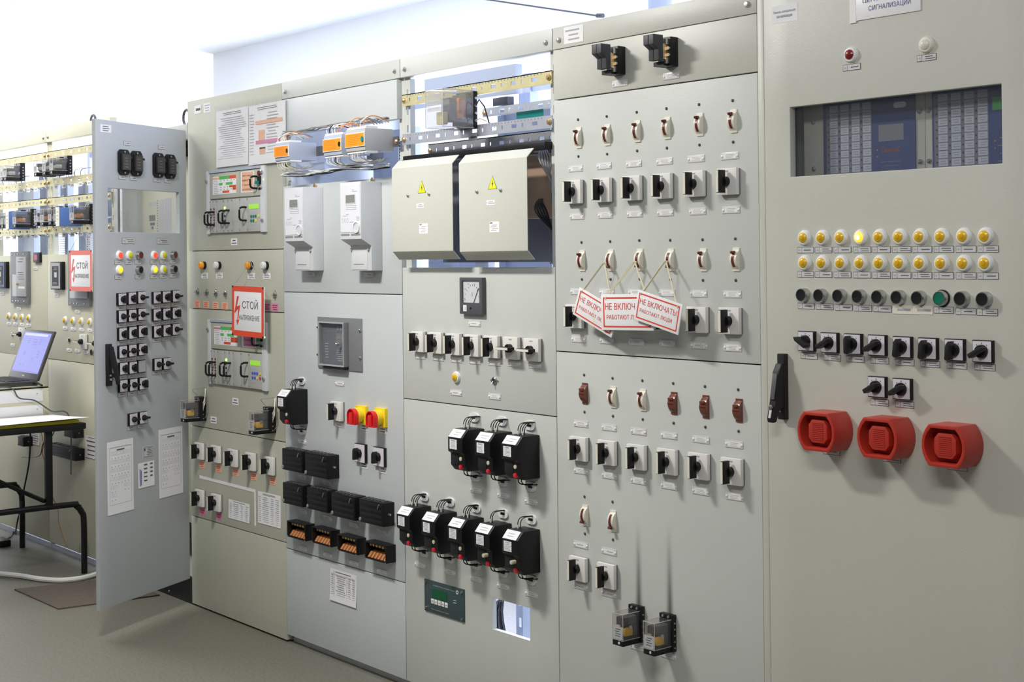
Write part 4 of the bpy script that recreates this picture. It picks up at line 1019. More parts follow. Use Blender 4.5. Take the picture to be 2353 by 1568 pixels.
spawn('level_controller', kit('controller', k_controller, w, h), 'dark green grey level controller with small display and five keys', 'controller', c)
# covers in front of the open bay
def k_cover(K, w, h, d0, fl):
    t = .002
    pr = [(0, h / 2 + fl), (-fl, h / 2), (-fl, -h / 2), (0, -h / 2 - fl), (t, -h / 2 - fl + t), (-fl + t, -h / 2 + t), (-fl + t, h / 2 - t), (t, h / 2 + fl - t)]
    K.part('folded_sheet', MB().prism(pr, 'x', -w / 2, w / 2, 'paint_cover'), bevel=.0008)
    for x in (-w * .22, w * .13): K.part('screw', MB().lathe([(.0062, 0), (.0058, -.003), (.003, -.0055)], 'steel', 12), loc=(x, -fl, h * .165 - (x > 0) * .0))
    tr = MB().prism([(-.023, -.018), (.023, -.018), (0, .024)], 'y', -fl - .0004, -fl, 'ink'); tr.prism([(-.0200, -.0168), (.0200, -.0168), (0, .0215)], 'y', -fl - .0008, -fl - .0004, 'warning_yellow')
    tr.prism([(.002, .012), (-.004, -.002), (0, -.002), (-.001, -.013), (.0045, .001), (.0008, .001)], 'y', -fl - .0012, -fl - .0008, 'ink')
    K.part('warning_triangle', tr, loc=(w * .01, 0, h * .245))
    n = MB().flat(-.021, .021, -.0075, .0075, -fl, 'paper'); n.lines(-.017, .019, -.006, .0065, 2, -fl - .0004, 'ink_soft', .3, 2); n.flat(-.021, .021, -.0005, .0005, -fl - .0004, 'grey_plastic'); K.part('name_sticker', n, loc=(-w * .02 if w else 0, 0, h * .035))
    s = MB().flat(-.024, .024, -.0165, .0165, -fl, 'paper'); s.flat(-.021, -.009, .0115, .0145, -fl - .0004, 'ink'); s.lines(-.020, .020, -.013, .009, 4, -fl - .0004, 'ink_soft', .3, 6); K.part('rating_sticker', s, loc=(w * .03, 0, -h * .235))
YC = -.045; FL = .028
for i, (x0, y0, x1, y1) in enumerate(((900, 388, 1041, 577), (1054, 376, 1212.5, 578))):
    c, w, h = rectY(x0, y0, x1, y1, YC - FL)
    c.z = (atY((x0 + x1) / 2, (388 + 375) / 2 if i == 0 else 368, YC - FL).z + atY((x0 + x1) / 2, 577.5, YC - FL).z) / 2
    h = atY((x0 + x1) / 2, (388 + 375) / 2 if i == 0 else 368, YC - FL).z - atY((x0 + x1) / 2, 577.5, YC - FL).z
    spawn('protective_cover', kit('cover%d' % i, k_cover, w, h, 0, FL), 'bent grey sheet cover with yellow lightning triangle, %s of the two' % ('left', 'right')[i], 'cover', (c.x, YC, c.z), group='bent covers with yellow triangles')
# wiring bay of F
za = lambda x, y, Y=0.0: atY(x, y, Y).z
u0, u1 = XF + .008, XG - .008
rack_rail(u0, u1, za(1090, 205), .040, 'zinc_yellow', 'yellow passivated angle rail above the large clear relay', Y=.004)
rack_rail(u0, u1, za(1090, 301), .038, 'zinc', 'perforated grey rail under the large clear relay', Y=.004, lip=False)
rack_rail(u0 + .02, u1 - .02, za(1090, 326), .045, 'mid_grey', 'dark perforated rail just above the bent covers', Y=.10)
rack_rail(u0 + .20, u1 - .01, za(1180, 251, .2), .030, 'zinc', 'plain grey bar with studs behind the large relay', Y=.20, teeth=False, lip=False)
rb = MB().box(u0 + .02, u1 - .02, -.012, .02, za(1150, 345, 0) - .012, za(1150, 345, 0) + .012, 'black'); single('support_bar', rb, 'black bar along the top of the bent covers', 'bar', bevel=.002)
def k_big_relay(K):
    K.part('socket', MB().box(-.046, .046, -.016, 0, -.060, .060, 'black_soft'), bevel=.002)
    for k in range(4): K.part('terminal_screw', MB().lathe([(.005, 0), (.0045, -.004)], 'steel', 8), loc=(.0465, -.008, -.036 + k * .024), rot=(0, 0, pi / 2))
    K.part('core', MB().box(-.022, .022, -.095, -.020, -.040, .036, 'mid_grey'), bevel=.003)
    K.part('coil', MB().box(-.034, .036, -.068, -.036, -.032, .036, 'copper'), bevel=.008)
    K.part('armature', MB().box(-.018, .018, -.118, -.098, -.050, -.010, 'zinc_yellow'), bevel=.002)
    K.part('contact_block', MB().box(-.036, .036, -.040, -.018, -.050, .050, 'dark_grey'), bevel=.002)
    K.part('clear_cover', MB().box(-.046, .046, -.140, -.016, -.060, .060, 'clear_case'), bevel=.004)
    K.part('cover_edges', MB().edges(-.046, .046, -.140, -.016, -.060, .060, .0011, 'case_edge'))
    K.part('rating_label', MB().flat(-.036, .036, -.010, .044, -.1402, 'clear_case').lines(-.03, .03, -.006, .03, 3, -.1406, 'grey_plastic', .2, 4))
    K.part('lead_wire', MB().tube([(.047, -.008, .010), (.070, -.012, .030), (.088, -.004, .005), (.092, .010, -.045), (.11, .02, -.06)], .0022, 'black', 6))
    K.part('lead_wire', MB().tube([(.047, -.008, -.036), (.065, -.006, -.030), (.085, .006, -.040)], .0018, 'rope', 6))
p = atY(1096, 252, 0)
spawn('large_relay', kit('bigrelay', k_big_relay), 'large clear cased relay with copper coil in the open wiring bay', 'relay', (p.x - .046, .002, p.z))
spawn('card_tag', kit('ctag', k_stick, .045, .022, 'grey_plastic', 1, 3), 'small grey tag hanging from rail under the large relay', 'label', F(1087, 315.5, -.002))

# ---------------------------------------------------------------- E : meter cabinet
def E_(px, py, Y=0.0): p = atY(px, py, Y); return (p.x, Y, p.z)
for i, (xr, yt, yb) in enumerate(((742.5, 431, 622), (877, 418, 622))):
    a, b = atY(xr, yt), atY(xr, yb)
    spawn('electricity_meter', kit('meter', k_meter), 'white electricity meter with grey display, %s of the two' % ('left', 'right')[i], 'electricity meter', (a.x - .066, 0, (a.z + b.z) / 2), scale=(a.z - b.z) / .308, group='white electricity meters')
    spawn('nameplate', kit('np1_%d' % i, k_nameplate, 1, i), 'small riveted nameplate under the %s electricity meter' % ('left', 'right')[i], 'nameplate', E_(*((715, 630.5), (848, 631.5))[i]), group='plates under the meters')
c, w, h = rectY(731.5, 731, 834, 848)
h = (za(731.5, 726.5) - za(731.5, 843) + za(834, 730.5) - za(834, 853)) / 2; c.z = (za(783, 732.5) + za(783, 848)) / 2
mat('board_grey', (0.15, 0.165, 0.19), 0.5)
def k_prot_relay(K, w, h):
    K.part('mounting_plate', MB().box(-w / 2, w / 2, -.004, 0, -h / 2, h / 2, 'mid_grey'), bevel=.0005)
    x0, x1, z0, z1 = -w * .36, w * .215, -h * .43, h * .42
    K.part('case_rim', MB().plate(x0, x1, z0, z1, -.026, -.004, [(x0 + .005, x1 - .005, z0 + .006, z1 - .006)], 'mid_grey'), bevel=.001)
    f = K.part('front_board', MB().box(x0 + .006, x1 - .006, -.012, -.006, z0 + .007, z1 - .007, 'board_grey'))
    t = MB(); t.lines(x0 + .02, x0 + .05, -h * .30, h * .02, 6, -.012, 'grey_plastic', .25, 2); t.lines(-.01, x1 - .02, -h * .34, -h * .10, 6, -.012, 'grey_plastic', .25, 4); t.flat(x0 + .03, x1 - .012, h * .235, h * .25, -.012, 'mid_grey')
    t.flat(-.008, x1 - .012, h * .02, h * .20, -.012, 'mid_grey'); K.part('printing', t, parent=f)
    K.part('display', MB().flat(-.004, x1 - .018, h * .09, h * .16, -.0125, 'lcd_grey'), parent=f)
    for x in (.004, .026): K.part('status_window', MB().ring(oval(.012, .016), oval(.008, .012), -.0130, -.012, 'grey_plastic'), parent=f, loc=(x, 0, h * .29))
    K.part('clear_door', MB().box(x0 + .004, x1 - .004, -.0258, -.0246, z0 + .005, z1 - .005, 'dial_glass'))
    K.part('door_frame', MB().plate(x0, x1, z0, z1, -.028, -.026, [(x0 + .004, x1 - .004, z0 + .005, z1 - .005)], 'grey_plastic'))
    K.part('lock_knob', MB().lathe([(.006, -.026), (.006, -.036), (.004, -.038)], 'steel', 12), loc=(w * .09, 0, 0))
    K.part('lower_lip', MB().box(x0 + .03, x1 - .002, -.024, -.004, z0 - .010, z0, 'black_soft'))
    for (x, z) in ((-w * .49, h * .30), (-w * .49, -h * .24), (w * .47, h * .28), (w * .47, -h * .24)): K.part('screw', MB().lathe([(.006, -.004), (.0055, -.008), (.003, -.010)], 'chrome', 10), loc=(x, 0, z))
spawn('protection_relay', kit('protrelay', k_prot_relay, w, h), 'grey plate with clear doored protection relay on the meter cabinet', 'relay', c)
spawn('nameplate', kit('np1_2', k_nameplate, 1, 2), 'small riveted nameplate under the clear doored protection relay', 'nameplate', E_(781, 881.5))
spawn('cam_switch', kit('cam0', k_cam_switch, 0.0), 'single cream switch beside the red and yellow switches', 'switch', E_(780.5, 944.5))
spawn('nameplate', kit('np1_0', k_nameplate, 1, 0), 'small riveted nameplate under the single cream switch', 'nameplate', E_(780.5, 976.5))
def k_red_yellow(K):
    K.part('base_plate', MB().box(-.033, .033, -.012, 0, -.033, .033, 'switch_yellow'), bevel=.001)
    K.part('collar', MB().lathe([(.027, -.012), (.0275, -.034), (.025, -.036)], 'switch_yellow', 28))
    n = 14; pts = [(.026 * cos(a), .026 * sin(a)) for a in [pi * k / n for k in range(n + 1)]] + [(-.026, -.012), (-.016, -.034), (.014, -.034), (.026, -.012)]
    o = [(.026 * cos(a), .026 * sin(a)) for a in [pi * k / n for k in range(n + 1)]] + [(-.0255, -.031), (.0255, -.031)]
    i_ = [(p[0] * .86, p[1] * .86) for p in o]
    b = MB().prism(o, 'y', -.046, -.036, 'switch_red'); b.ring(o, i_, -.054, -.046, 'switch_red'); K.part('knob', b, bevel=.001)
    K.part('knob_ridge', MB().prism([(-.012, -.030), (.012, -.030), (.010, .012), (-.010, .012)], 'y', -.056, -.046, 'switch_red'), bevel=.003)
    K.part('printed_arrow', MB().flat(-.004, .012, -.028, -.024, -.0122, 'ink'))
for i, (x, y) in enumerate(((832, 953.5), (876, 959.5))):
    spawn('main_switch', kit('redyellow', k_red_yellow), 'red handle on yellow plate, %s main switch of the two' % ('left', 'right')[i], 'switch', E_(x + 2.5, y), group='red and yellow main switches')
    spawn('name_tag', kit('wtag%d' % i, k_stick, .042, .022, 'card', 2, i + 2), 'white label under the %s red and yellow switch' % ('left', 'right')[i], 'label', E_(*((836.5, 982.5), (880, 989.5))[i]), group='labels under the main switches')
for i, (x, y) in enumerate(((832.5, 1041.5), (876, 1050))):
    spawn('rotary_switch', kit('rimE', k_rim_switch, .05, 'plate_lilac', .068), 'black rimmed rotary switch below the %s red and yellow switch' % ('left', 'right')[i], 'switch', E_(x, y), group='rotary switches below the main switches')
    spawn('name_tag', kit('wtag%d' % (1 - i), k_stick, .042, .022, 'card', 2, 3 - i), 'white label under the %s black rimmed rotary switch' % ('left', 'right')[i], 'label', E_(*((837, 1070), (880.5, 1081))[i]), group='labels under the rotary switches')
a, b = atY(707, 893), atY(707, 976)
spawn('motor_starter', kit('starter0_1', k_starter, False, 1), 'lone black motor starter box on left of the meter cabinet', 'motor starter', starter_at(707, 893, 976))
for (x, y, lab) in ((694, 876, 'above'), (695, 991, 'below')): spawn('cable_grommet', kit('grommet', k_grommet), 'white oval cable grommet %s the lone starter box' % lab, 'grommet', E_(x, y))
spawn('nameplate', kit('np1_1', k_nameplate, 1, 1), 'small riveted nameplate below the lone starter box', 'nameplate', E_(694.5, 1015))
TBD = .032
R1 = [(655.5, 1034, 1073, 702), (710, 1043.5, 1084.6, 762.5)]
R2 = [(656.5, 1111.5, 1150.6, 702), (712, 1123, 1163, 760), (770, 1137.2, 1176.4, 824), (833.5, 1151.6, 1190, 889)]
R3 = [(664.5, 1198, 1229.6, 706.5), (721, 1211.2, 1244, 764), (779.5, 1228.6, 1262.2, 824), (843, 1244, 1279.6, 892)]
for T, nm, fn, n_, grp in ((R1, 'upper pair', k_test_block, 'terminal_block', 'covered terminal blocks'), (R2, 'row of four covered blocks', k_test_block, 'terminal_block', 'covered terminal blocks of the middle row'), (R3, 'row of four open blocks', k_open_block, 'open_terminal_block', 'open terminal blocks')):
    for i, (x0, yt, yb, x1) in enumerate(T):
        a, b, c2 = atY(x0, yt, -TBD), atY(x0, yb, -TBD), atY(x1, yt + 8, -TBD)
        kk = kit('%s_%.3f' % (n_, 0), fn, .102, .056 if fn is k_test_block else .047, TBD)
        w = c2.x - a.x
        spawn(n_, kk, '%s terminal block, %s from left in the %s' % ('black covered' if fn is k_test_block else 'black open brass filled', ORD[i], nm), 'terminal block', ((a.x + c2.x) / 2, 0, (a.z + b.z) / 2), group=grp, scale=w / .102)
for T, nm in (([(696, 1098), (752.5, 1111.5)], 'the upper pair of covered blocks'), ([(697, 1175.5), (753.5, 1191.5), (813.5, 1207.5), (877.5, 1223.5)], 'the row of four covered blocks'), ([(697, 1260), (753.5, 1276.5), (814, 1295), (878, 1315)], 'the row of four open blocks')):
    for i, (x, y) in enumerate(T): spawn('nameplate', kit('np2_%d' % (i % 3), k_nameplate, 2, i % 3), 'small riveted nameplate under the %s block in %s' % (ORD[i], nm), 'nameplate', E_(x, y), group='plates under ' + nm[4:])
c, w, h = rectY(759, 1306, 820, 1396)
h = za(759, 1306) - za(761, 1379); c.z = (za(790, 1313) + za(790, 1390)) / 2
spawn('paper_sheet', kit('sheetE', k_paper, w, h, 12, 4, [(-.46, -.36), (-.28, .12), (.18, .30), (.34, .46)], True, 'ink_soft', 'paper', .004, [(-.34, -.335, -.42, .48, 'ink'), (.145, .15, -.42, .48, 'ink_soft'), (-.46, .46, .355, .36, 'ink')]), 'printed table sheet taped to the bottom panel of the meter cabinet', 'paper sheet', c)
# orange fronted modules on a rail in the gap
ML = .118
def k_module(K, w, h, seed, plug):
    K.part('case', MB().box(-w / 2, w / 2, -ML, 0, -h * .80, h * .80, 'duct_blue' if plug != 'green' else 'grey_plastic'), bevel=.002)
    f = MB().box(-w / 2, w / 2, -ML - .004, -ML, -h / 2, h / 2, 'white_plastic'); f.flat(-w / 2 + .002, w / 2 - .002, -h / 2 + .002, h / 2 - .002, -ML - .004, 'orange_label'); f.lines(-w * .42, w * .30, -h * .35, h * .40, 6, -ML - .0044, 'orange_ink', .14, seed); K.part('orange_front', f)
    K.part('plug_slot', MB().prism([(p[0] + w * .42, p[1]) for p in [(q[1], q[0]) for q in oval(h * .40, w * .12)]], 'y', -ML - .008 if plug == 'green' else -ML - .006, -ML - .004, 'teal' if plug == 'green' else 'black'))
    r = random.Random(seed)
    for s in (1, -1):
        c = MB().box(-w * .49, w * .49, -ML * .96, -ML * .55, s * h * .52, s * h * .95, 'white_plastic')
        for k in range(8): x = -w * .44 + k * w * .125; c.box(x, x + w * .05, -ML * .985, -ML * .96, s * h * .58, s * h * .76, 'mid_grey')
        K.part('terminal_row', c)
        for k in range(6):
            x = -w * .42 + k * w * .15
            col = r.choice(['wire_white', 'wire_white', 'black', 'shade_grey', 'wire_orange' if s > 0 else 'wire_white', 'rope'])
            K.part('lead_wire', MB().tube(smooth([(x, -ML * .9, s * h * .8), (x + r.uniform(-.003, .003), -ML * .93, s * h * (1.2 + r.random() * .25)), (x + .006 + r.random() * .006, -ML * .7, s * h * (1.5 + r.random() * .25)), (x + .010 + r.random() * .01, -ML * .35, s * h * (1.45 + r.random() * .15)), (x + .014, -.014, s * h * 1.3)]), .0019, col, 5))
for i, (x0, yt, yb, x1, pl) in enumerate(((629.5, 337.5, 363, 662, 'black'), (741.5, 321.5, 350.5, 783, 'black'), (792.5, 309, 340.5, 836.5, 'green'))):
    Ym = -.006 - ML - .004
    a, b, c2 = atY(x0, yt, Ym), atY(x0, yb, Ym), atY(x1, yt - 3, Ym)
    K = Kit(); k_module(K, c2.x - a.x, a.z - b.z, i + 3, pl)
    spawn('relay_module', K, 'orange fronted relay module above the electricity meters, %s' % ('leftmost of three', 'middle of three', 'rightmost, with green plug')[i], 'relay module', ((a.x + c2.x) / 2, -.006, (a.z + b.z) / 2), group='orange fronted modules')
zr = za(830, 328)
zr = atY(812, 326, -.128).z
r = rack_rail(XE + .01, XF - .006, zr, .036, 'dark_grey', 'dark rail carrying the orange fronted modules', Y=-.003, teeth=False, lip=False)
rd = random.Random(11)
for j, (zz, col, lab) in enumerate(((-.075, 'wire_white', 'white wire bundle running below the orange modules'), (-.082, 'black', 'black wire sagging below the orange modules'), (.085, 'shade_grey', 'grey cable bundle running above the orange modules'))):
    b = MB(); n = 44
    for q in range(3 if j != 1 else 2):
        pts = [(XE + .04 + (XF - XE - .08) * k / n, -.02 - .008 * q + .006 * sin(k + q), zr + zz + .006 * sin(k * .22 + q * 1.3 + j) - .003 * q) for k in range(n + 1)]
        b.tube(pts, .0026, col, 6)
    single('wire_bundle', b, lab, 'wires')
# ---------------------------------------------------------------- D : rack cabinet
def D(px, py, Y=0.0): p = atY(px, py, Y); return (p.x, Y, p.z)
mat('rack_grey', (0.47, 0.48, 0.45), 0.5)
def k_rack(K, w, h, second):
    """19 inch unit: table board and modules with bow handles"""
    e = w * .055
    K.part('side_strip', MB().box(-w / 2, -w / 2 + e, -.012, 0, -h / 2, h / 2, 'meter_white'), bevel=.001)
    K.part('side_strip', MB().box(w / 2 - e * 1.25, w / 2, -.012, 0, -h / 2, h / 2, 'meter_white'), bevel=.001)
    K.part('top_edge', MB().box(-w / 2 + e, w / 2 - e, -.014, 0, h / 2 - .010, h / 2, 'duct_blue'))
    x0, x1 = -w / 2 + e, w / 2 - e * 1.25; zm = h * .04
    b = K.part('upper_board', MB().box(x0, x0 + w * .52, -.010, 0, zm + .004, h / 2 - .012, 'paint_old'), bevel=.0008)
    c = K.part('upper_module', MB().box(x0 + w * .525, x1, -.010, 0, zm + .004, h / 2 - .012, 'paint_old'), bevel=.0008)
    # coloured table sheet
    tx0, tx1, tz0, tz1 = x0 + w * .06, x0 + w * .47, h * .12, h * .40
    t = MB().flat(tx0, tx1, tz0, tz1, -.010, 'paper'); cw, ch = (tx1 - tx0) / 7, (tz1 - tz0) / 11
    def cell(a, b_, r0, r1, mt): t.flat(tx0 + a * cw, tx0 + b_ * cw, tz1 - r1 * ch, tz1 - r0 * ch, -.0104, mt)
    cell(0, 2, .6, 1.8, 'card_pink' if second else 'card_orange'); cell(2, 5, 0, 2, 'table_green'); cell(5, 7, 0, 2, 'table_red'); cell(2, 3, 4, 5.6, 'table_green'); cell(4, 6, 4, 5.6, 'table_green'); cell(5, 7, 6, 7.2, 'table_red')
    cell(6, 7, 7.2, 9, 'table_red'); cell(3, 5, 9, 10.4, 'table_red'); 
    if second: cell(5, 6, 7.2, 9, 'table_red')
    t.lines(tx0 + .002, tx0 + cw * 1.8, tz0 + ch * .3, tz1 - ch * 2.2, 8, -.0104, 'ink_soft', .25, 4); 
    for q in (2.5, 3.5, 4.5, 5.6, 6.5):
        for r_ in (2.8, 6.8, 8.2): cell(q - .12, q + .12, r_ - .2, r_ + .2, 'ink')
    K.part('table_sheet', t, parent=b)
    s = MB().flat(x0 + w * .555, x0 + w * .775, h * .115, h * .435, -.010, 'paper'); s.flat(x0 + w * .57, x0 + w * .76, h * .13, h * .425, -.0104, 'card_pink' if second else 'card_orange')
    for k_, tx in enumerate(('МКЗ Амур', 'МКПТ', 'Гурнов', 'КСВЭД') if not second else ('МКЗ', 'Амур', 'Липовая', 'Гирлек')): zz = h * .37 - k_ * h * .07; s.text(tx, x0 + w * .585, x0 + w * .735, zz - h * .018, zz + h * .012, -.0108, 'maroon')
    K.part('name_card', s, parent=c)
    sx = x0 + w * .87
    K.part('breaker', MB().box(sx - .010, sx + .012, -.018, -.010, h * .22, h * .34, 'black'), parent=c)
    K.part('breaker_lever', MB().box(sx - .014, sx + .006, -.026, -.018, h * .22, h * .27, 'teal'), parent=c, bevel=.001)
    K.part('red_cap', MB().lathe([(.011, -.010), (.010, -.018)], 'maroon', 12), parent=c, loc=(sx, 0, h * .385))
    K.part('led', MB().lathe([(.004, -.010), (.003, -.013)], 'led_green', 10), parent=c, loc=(sx + .030, 0, h * .285))
    k4 = MB(); 
    for q in range(4): k4.flat(sx - .012 + q * .0075, sx - .007 + q * .0075, h * .135, h * .170, -.010, 'black', .002)
    K.part('dip_switch', k4, parent=c)
    def bow(x, z0, z1, out=.042):
        return MB().tube([(x, -.010, z1), (x, -out + .012, z1), (x, -out + .003, z1 - .004), (x, -out, z1 - .012), (x, -out, z0 + .012), (x, -out + .003, z0 + .004), (x, -out + .012, z0), (x, -.010, z0)], .0042, 'black', 8)
    K.part('bow_handle', bow(x0 + w * .825, h * .16, h * .34), parent=c)
    # lower modules
    xs = [0, .058, .12, .245, .325, .395, .535, .665, .90]; xs = [x0 + (x1 - x0) * v / .90 for v in xs]
    z0, z1 = -h / 2 + .004, zm - .002; mods = []
    for a, bb in zip(xs, xs[1:]): mods.append(K.part('module_front', MB().box(a + .0008, bb - .0008, -.011, 0, z0, z1, 'rack_grey'), bevel=.0006))
    L = z1 - z0
    for q in (0, 1):
        xc = (xs[q] + xs[q + 1]) / 2
        for k_ in range(7): K.part('test_socket', MB().lathe([(.0042, -.011), (.0040, -.0135)], 'maroon', 8), parent=mods[q], loc=(xc, 0, z0 + L * (.22 + .085 * k_)))
        K.part('bow_handle', bow(xc, z0 + L * .25, z0 + L * .64), parent=mods[q])
    for q in (3, 4):
        xc = (xs[q] + xs[q + 1]) / 2
        K.part('bow_handle', bow(xc, z0 + L * .28, z0 + L * .66), parent=mods[q])
    xc = (xs[3] + xs[4]) / 2
    K.part('led', MB().lathe([(.006, -.011), (.005, -.014)], 'led_green', 10), parent=mods[3], loc=(xc, 0, z0 + L * .74))
    for zz in (.36, .50): K.part('test_socket', MB().lathe([(.004, -.011), (.004, -.014)], 'black', 8), parent=mods[3], loc=(xc, 0, z0 + L * zz))
    K.part('bow_handle', bow(xs[7] - .004, z0 + L * .33, z0 + L * .72), parent=mods[6])
    a, bb = xs[7], xs[8]; W_ = bb - a
    K.part('lcd', MB().flat(a + W_ * .16, a + W_ * .86, z0 + L * .66, z0 + L * .80, -.011, 'lcd_green', .001), parent=mods[7])
    K.part('keypad_field', MB().flat(a + W_ * .24, a + W_ * .76, z0 + L * .18, z0 + L * .58, -.011, 'grey_plastic'), parent=mods[7])
    for i_ in range(3):
        for k_ in range(2):
            xk = a + W_ * (.34 + .16 * i_); zk = z0 + L * (.44 - .13 * k_); mt = ('blue_button' if second else 'green_button')
            if i_ == 2 and k_ == 1: mt = 'yellow_button'
            K.part('key', MB().lathe([(.0062, -.0114), (.006, -.0135)], mt, 12), parent=mods[7], loc=(xk, 0, zk))
    K.part('key', MB().lathe([(.0062, -.0114), (.006, -.0135)], 'yellow_button', 12), parent=mods[7], loc=(a + W_ * .87, 0, z0 + L * .44))
    if second: K.part('key', MB().lathe([(.0062, -.0114), (.006, -.0135)], 'button_red', 12), parent=mods[7], loc=(a + W_ * .87, 0, z0 + L * .31))
    sc = MB()
    for x in xs[:-1]:
        for zz in (z0 + .008, z1 - .006): sc.lathe([(.0032, -.011), (.0028, -.013)], 'shade_grey', 8, c=(x + .006, 0, zz))
    K.part('fixing_screws', sc)
    for (x, z) in ((-w / 2 + e * .4, h * .34), (-w / 2 + e * .4, -h * .37), (w / 2 - e * .6, h * .40), (w / 2 - e * .6, -h * .32)): K.part('knurled_screw', MB().lathe([(.0075, -.012), (.0072, -.019), (.004, -.021)], 'steel', 12), loc=(x, 0, z))
for i, (x0, y0, x1, y1, yr0, yr1) in enumerate(((474, 393, 608, 538, 381, 534), (477, 736, 611.5, 882, 739, 899))):
    a0, a1, b0, b1 = atY(x0, y0, -.01), atY(x0, y1, -.01), atY(x1, yr0, -.01), atY(x1, yr1, -.01)
    w = b0.x - a0.x; h = (a0.z - a1.z + b0.z - b1.z) / 2
    K = Kit(); k_rack(K, w, h, bool(i))
    spawn('rack_unit', K, ('upper relay rack unit with orange name card', 'lower relay rack unit with pink name card, partly behind hanging sign')[i], 'relay rack', ((a0.x + b0.x) / 2, 0, (a0.z + a1.z + b0.z + b1.z) / 4), group='relay rack units')
for i, (x, y, mt, lab) in enumerate(((466, 610, 'orange_lens', 'orange signal lamp, left of the two'), (500, 610, 'grey_lens', 'clear signal lamp beside the left orange lamp'), (573, 610.5, 'orange_lens', 'orange signal lamp carrying the hanging stop sign'), (609, 610.5, 'grey_lens', 'clear signal lamp right of the hanging stop sign'))):
    spawn('signal_lamp', kit('tall_' + mt, k_tall_lamp, mt), lab, 'lamp', D(x + 4.5, y), group='signal lamps of the rack cabinet')
    spawn('name_tag', kit('dtag%d' % (i % 2), k_stick, .056, .024, 'paper', 3, i), 'white label under the %s signal lamp of the rack cabinet' % ORD[i], 'label', D(x + 4.5, y + 23.5), group='labels under the signal lamps')
for i, (x, y) in enumerate(((455, 671), (476.5, 672.5), (497.5, 674), (519, 675), (633, 678))):
    spawn('key_switch', kit('keylockv', k_keylock), 'small chrome toggle, %s from left under the signal lamps' % ORD[i] if i < 4 else 'small chrome toggle right of the hanging stop sign', 'switch', D(x, y), group='small chrome toggles', roll=pi / 2)
for i, (x, y) in enumerate(((453.5, 699), (474, 700.5), (495.5, 702), (517, 703.5))): spawn('name_tag', kit('otag', k_stick, .050, .030, 'card_orange', 3, 2, 'sign_red'), 'orange label under the %s small chrome toggle' % ORD[i], 'label', D(x, y), group='orange labels under the toggles')
spawn('name_tag', kit('ptag2', k_stick, .050, .030, 'card_pink', 3, 5, 'maroon'), 'pink label under the toggle right of the stop sign', 'label', D(632, 706.5))
spawn('name_tag', kit('ptag2', k_stick, .050, .030, 'card_pink', 3, 5, 'maroon'), 'pink label half hidden behind the hanging stop sign', 'label', D(613, 705.5))
for (x, y, lab) in ((538, 556, 'white label under the upper rack unit'), (541, 923, 'white label under the lower rack unit'), (491, 965.5, 'white label beside the left clear relay')): spawn('name_tag', kit('dtagw', k_stick, .050, .028, 'paper', 2, 7), lab, 'label', D(x, y))
for i, (x, y) in enumerate(((464, 1036), (502, 1043), (541, 1052), (582, 1060.5), (625, 1070))):
    spawn('cam_switch', kit('cam0', k_cam_switch, 0.0), 'cream switch in the row of five above the white tape, %s from left' % ORD[i], 'switch', D(x, y), group='cream switches above the tape')
for i, (x, y) in enumerate(((464.5, 1068), (502.5, 1077), (541.5, 1085.5), (583, 1095.5), (627, 1105.5))): spawn('name_tag', kit('otag', k_stick, .050, .030, 'card_orange', 3, 2, 'sign_red'), 'orange label under the %s switch of the row of five' % ORD[i], 'label', D(x, y), group='orange labels under the row of five')
for i, (x, y) in enumerate(((464.5, 1144), (502.5, 1154.5))):
    spawn('cam_switch', kit('cam0', k_cam_switch, 0.0), 'cream switch, %s of the pair under the white tape' % ('left', 'right')[i], 'switch', D(x, y), group='cream switch pair under the tape')
    spawn('name_tag', kit('ptag3', k_stick, .048, .030, 'card_pink', 2, 6, 'button_red'), 'pink label under the %s switch of the pair' % ('left', 'right')[i], 'label', D(*((465.5, 1176), (503.5, 1186.5))[i]), group='pink labels under the pair')
a, b, c_ = atY(459, 1096), atY(586, 1129), atY(587, 1209)
tp = MB().rod((a.x, -.0008, a.z), (b.x + .004, -.0008, b.z), .0012, .012, 'sign_white'); tp.box(b.x - .005, b.x + .005, -.0014, 0, c_.z, b.z - .006, 'sign_white')
single('tape_strip', tp, 'white tape forming a corner between the two switch groups', 'tape')
for (x0, y0, yb, x1, y1, rows, cols, lab) in ((525.5, 1147, 1190, 574, 1201, 8, [(-.44, -.34), (-.28, 0), (.08, .2), (.3, .44)], 'small printed table beside the lower switch pair'), (593, 1128, 1201, 646, 1214, 13, [(-.46, -.36), (-.30, 0), (.06, .2), (.28, .44)], 'larger printed table right of the white tape')):
    a, b, c_ = atY(x0, y0), atY(x0, yb), atY(x1, y1); w, h = c_.x - a.x, a.z - b.z
    K = Kit(); k_paper(K, w, h, rows, 3, cols)
    spawn('paper_sheet', K, lab, 'paper sheet', ((a.x + c_.x) / 2, 0, (a.z + b.z) / 2), group='printed tables of the rack cabinet')
for i, (x, y) in enumerate(((470, 942), (629, 968))):
    spawn('plug_in_relay', kit('relayD', k_relay, .042, .090, .066, 'coil_yellow', True, .030, True, 2), ('clear plug-in relay at left edge of the rack cabinet', 'clear plug-in relay beside the lone starter box')[i], 'relay', D(x - 2, y), group='clear relays of the rack cabinet')
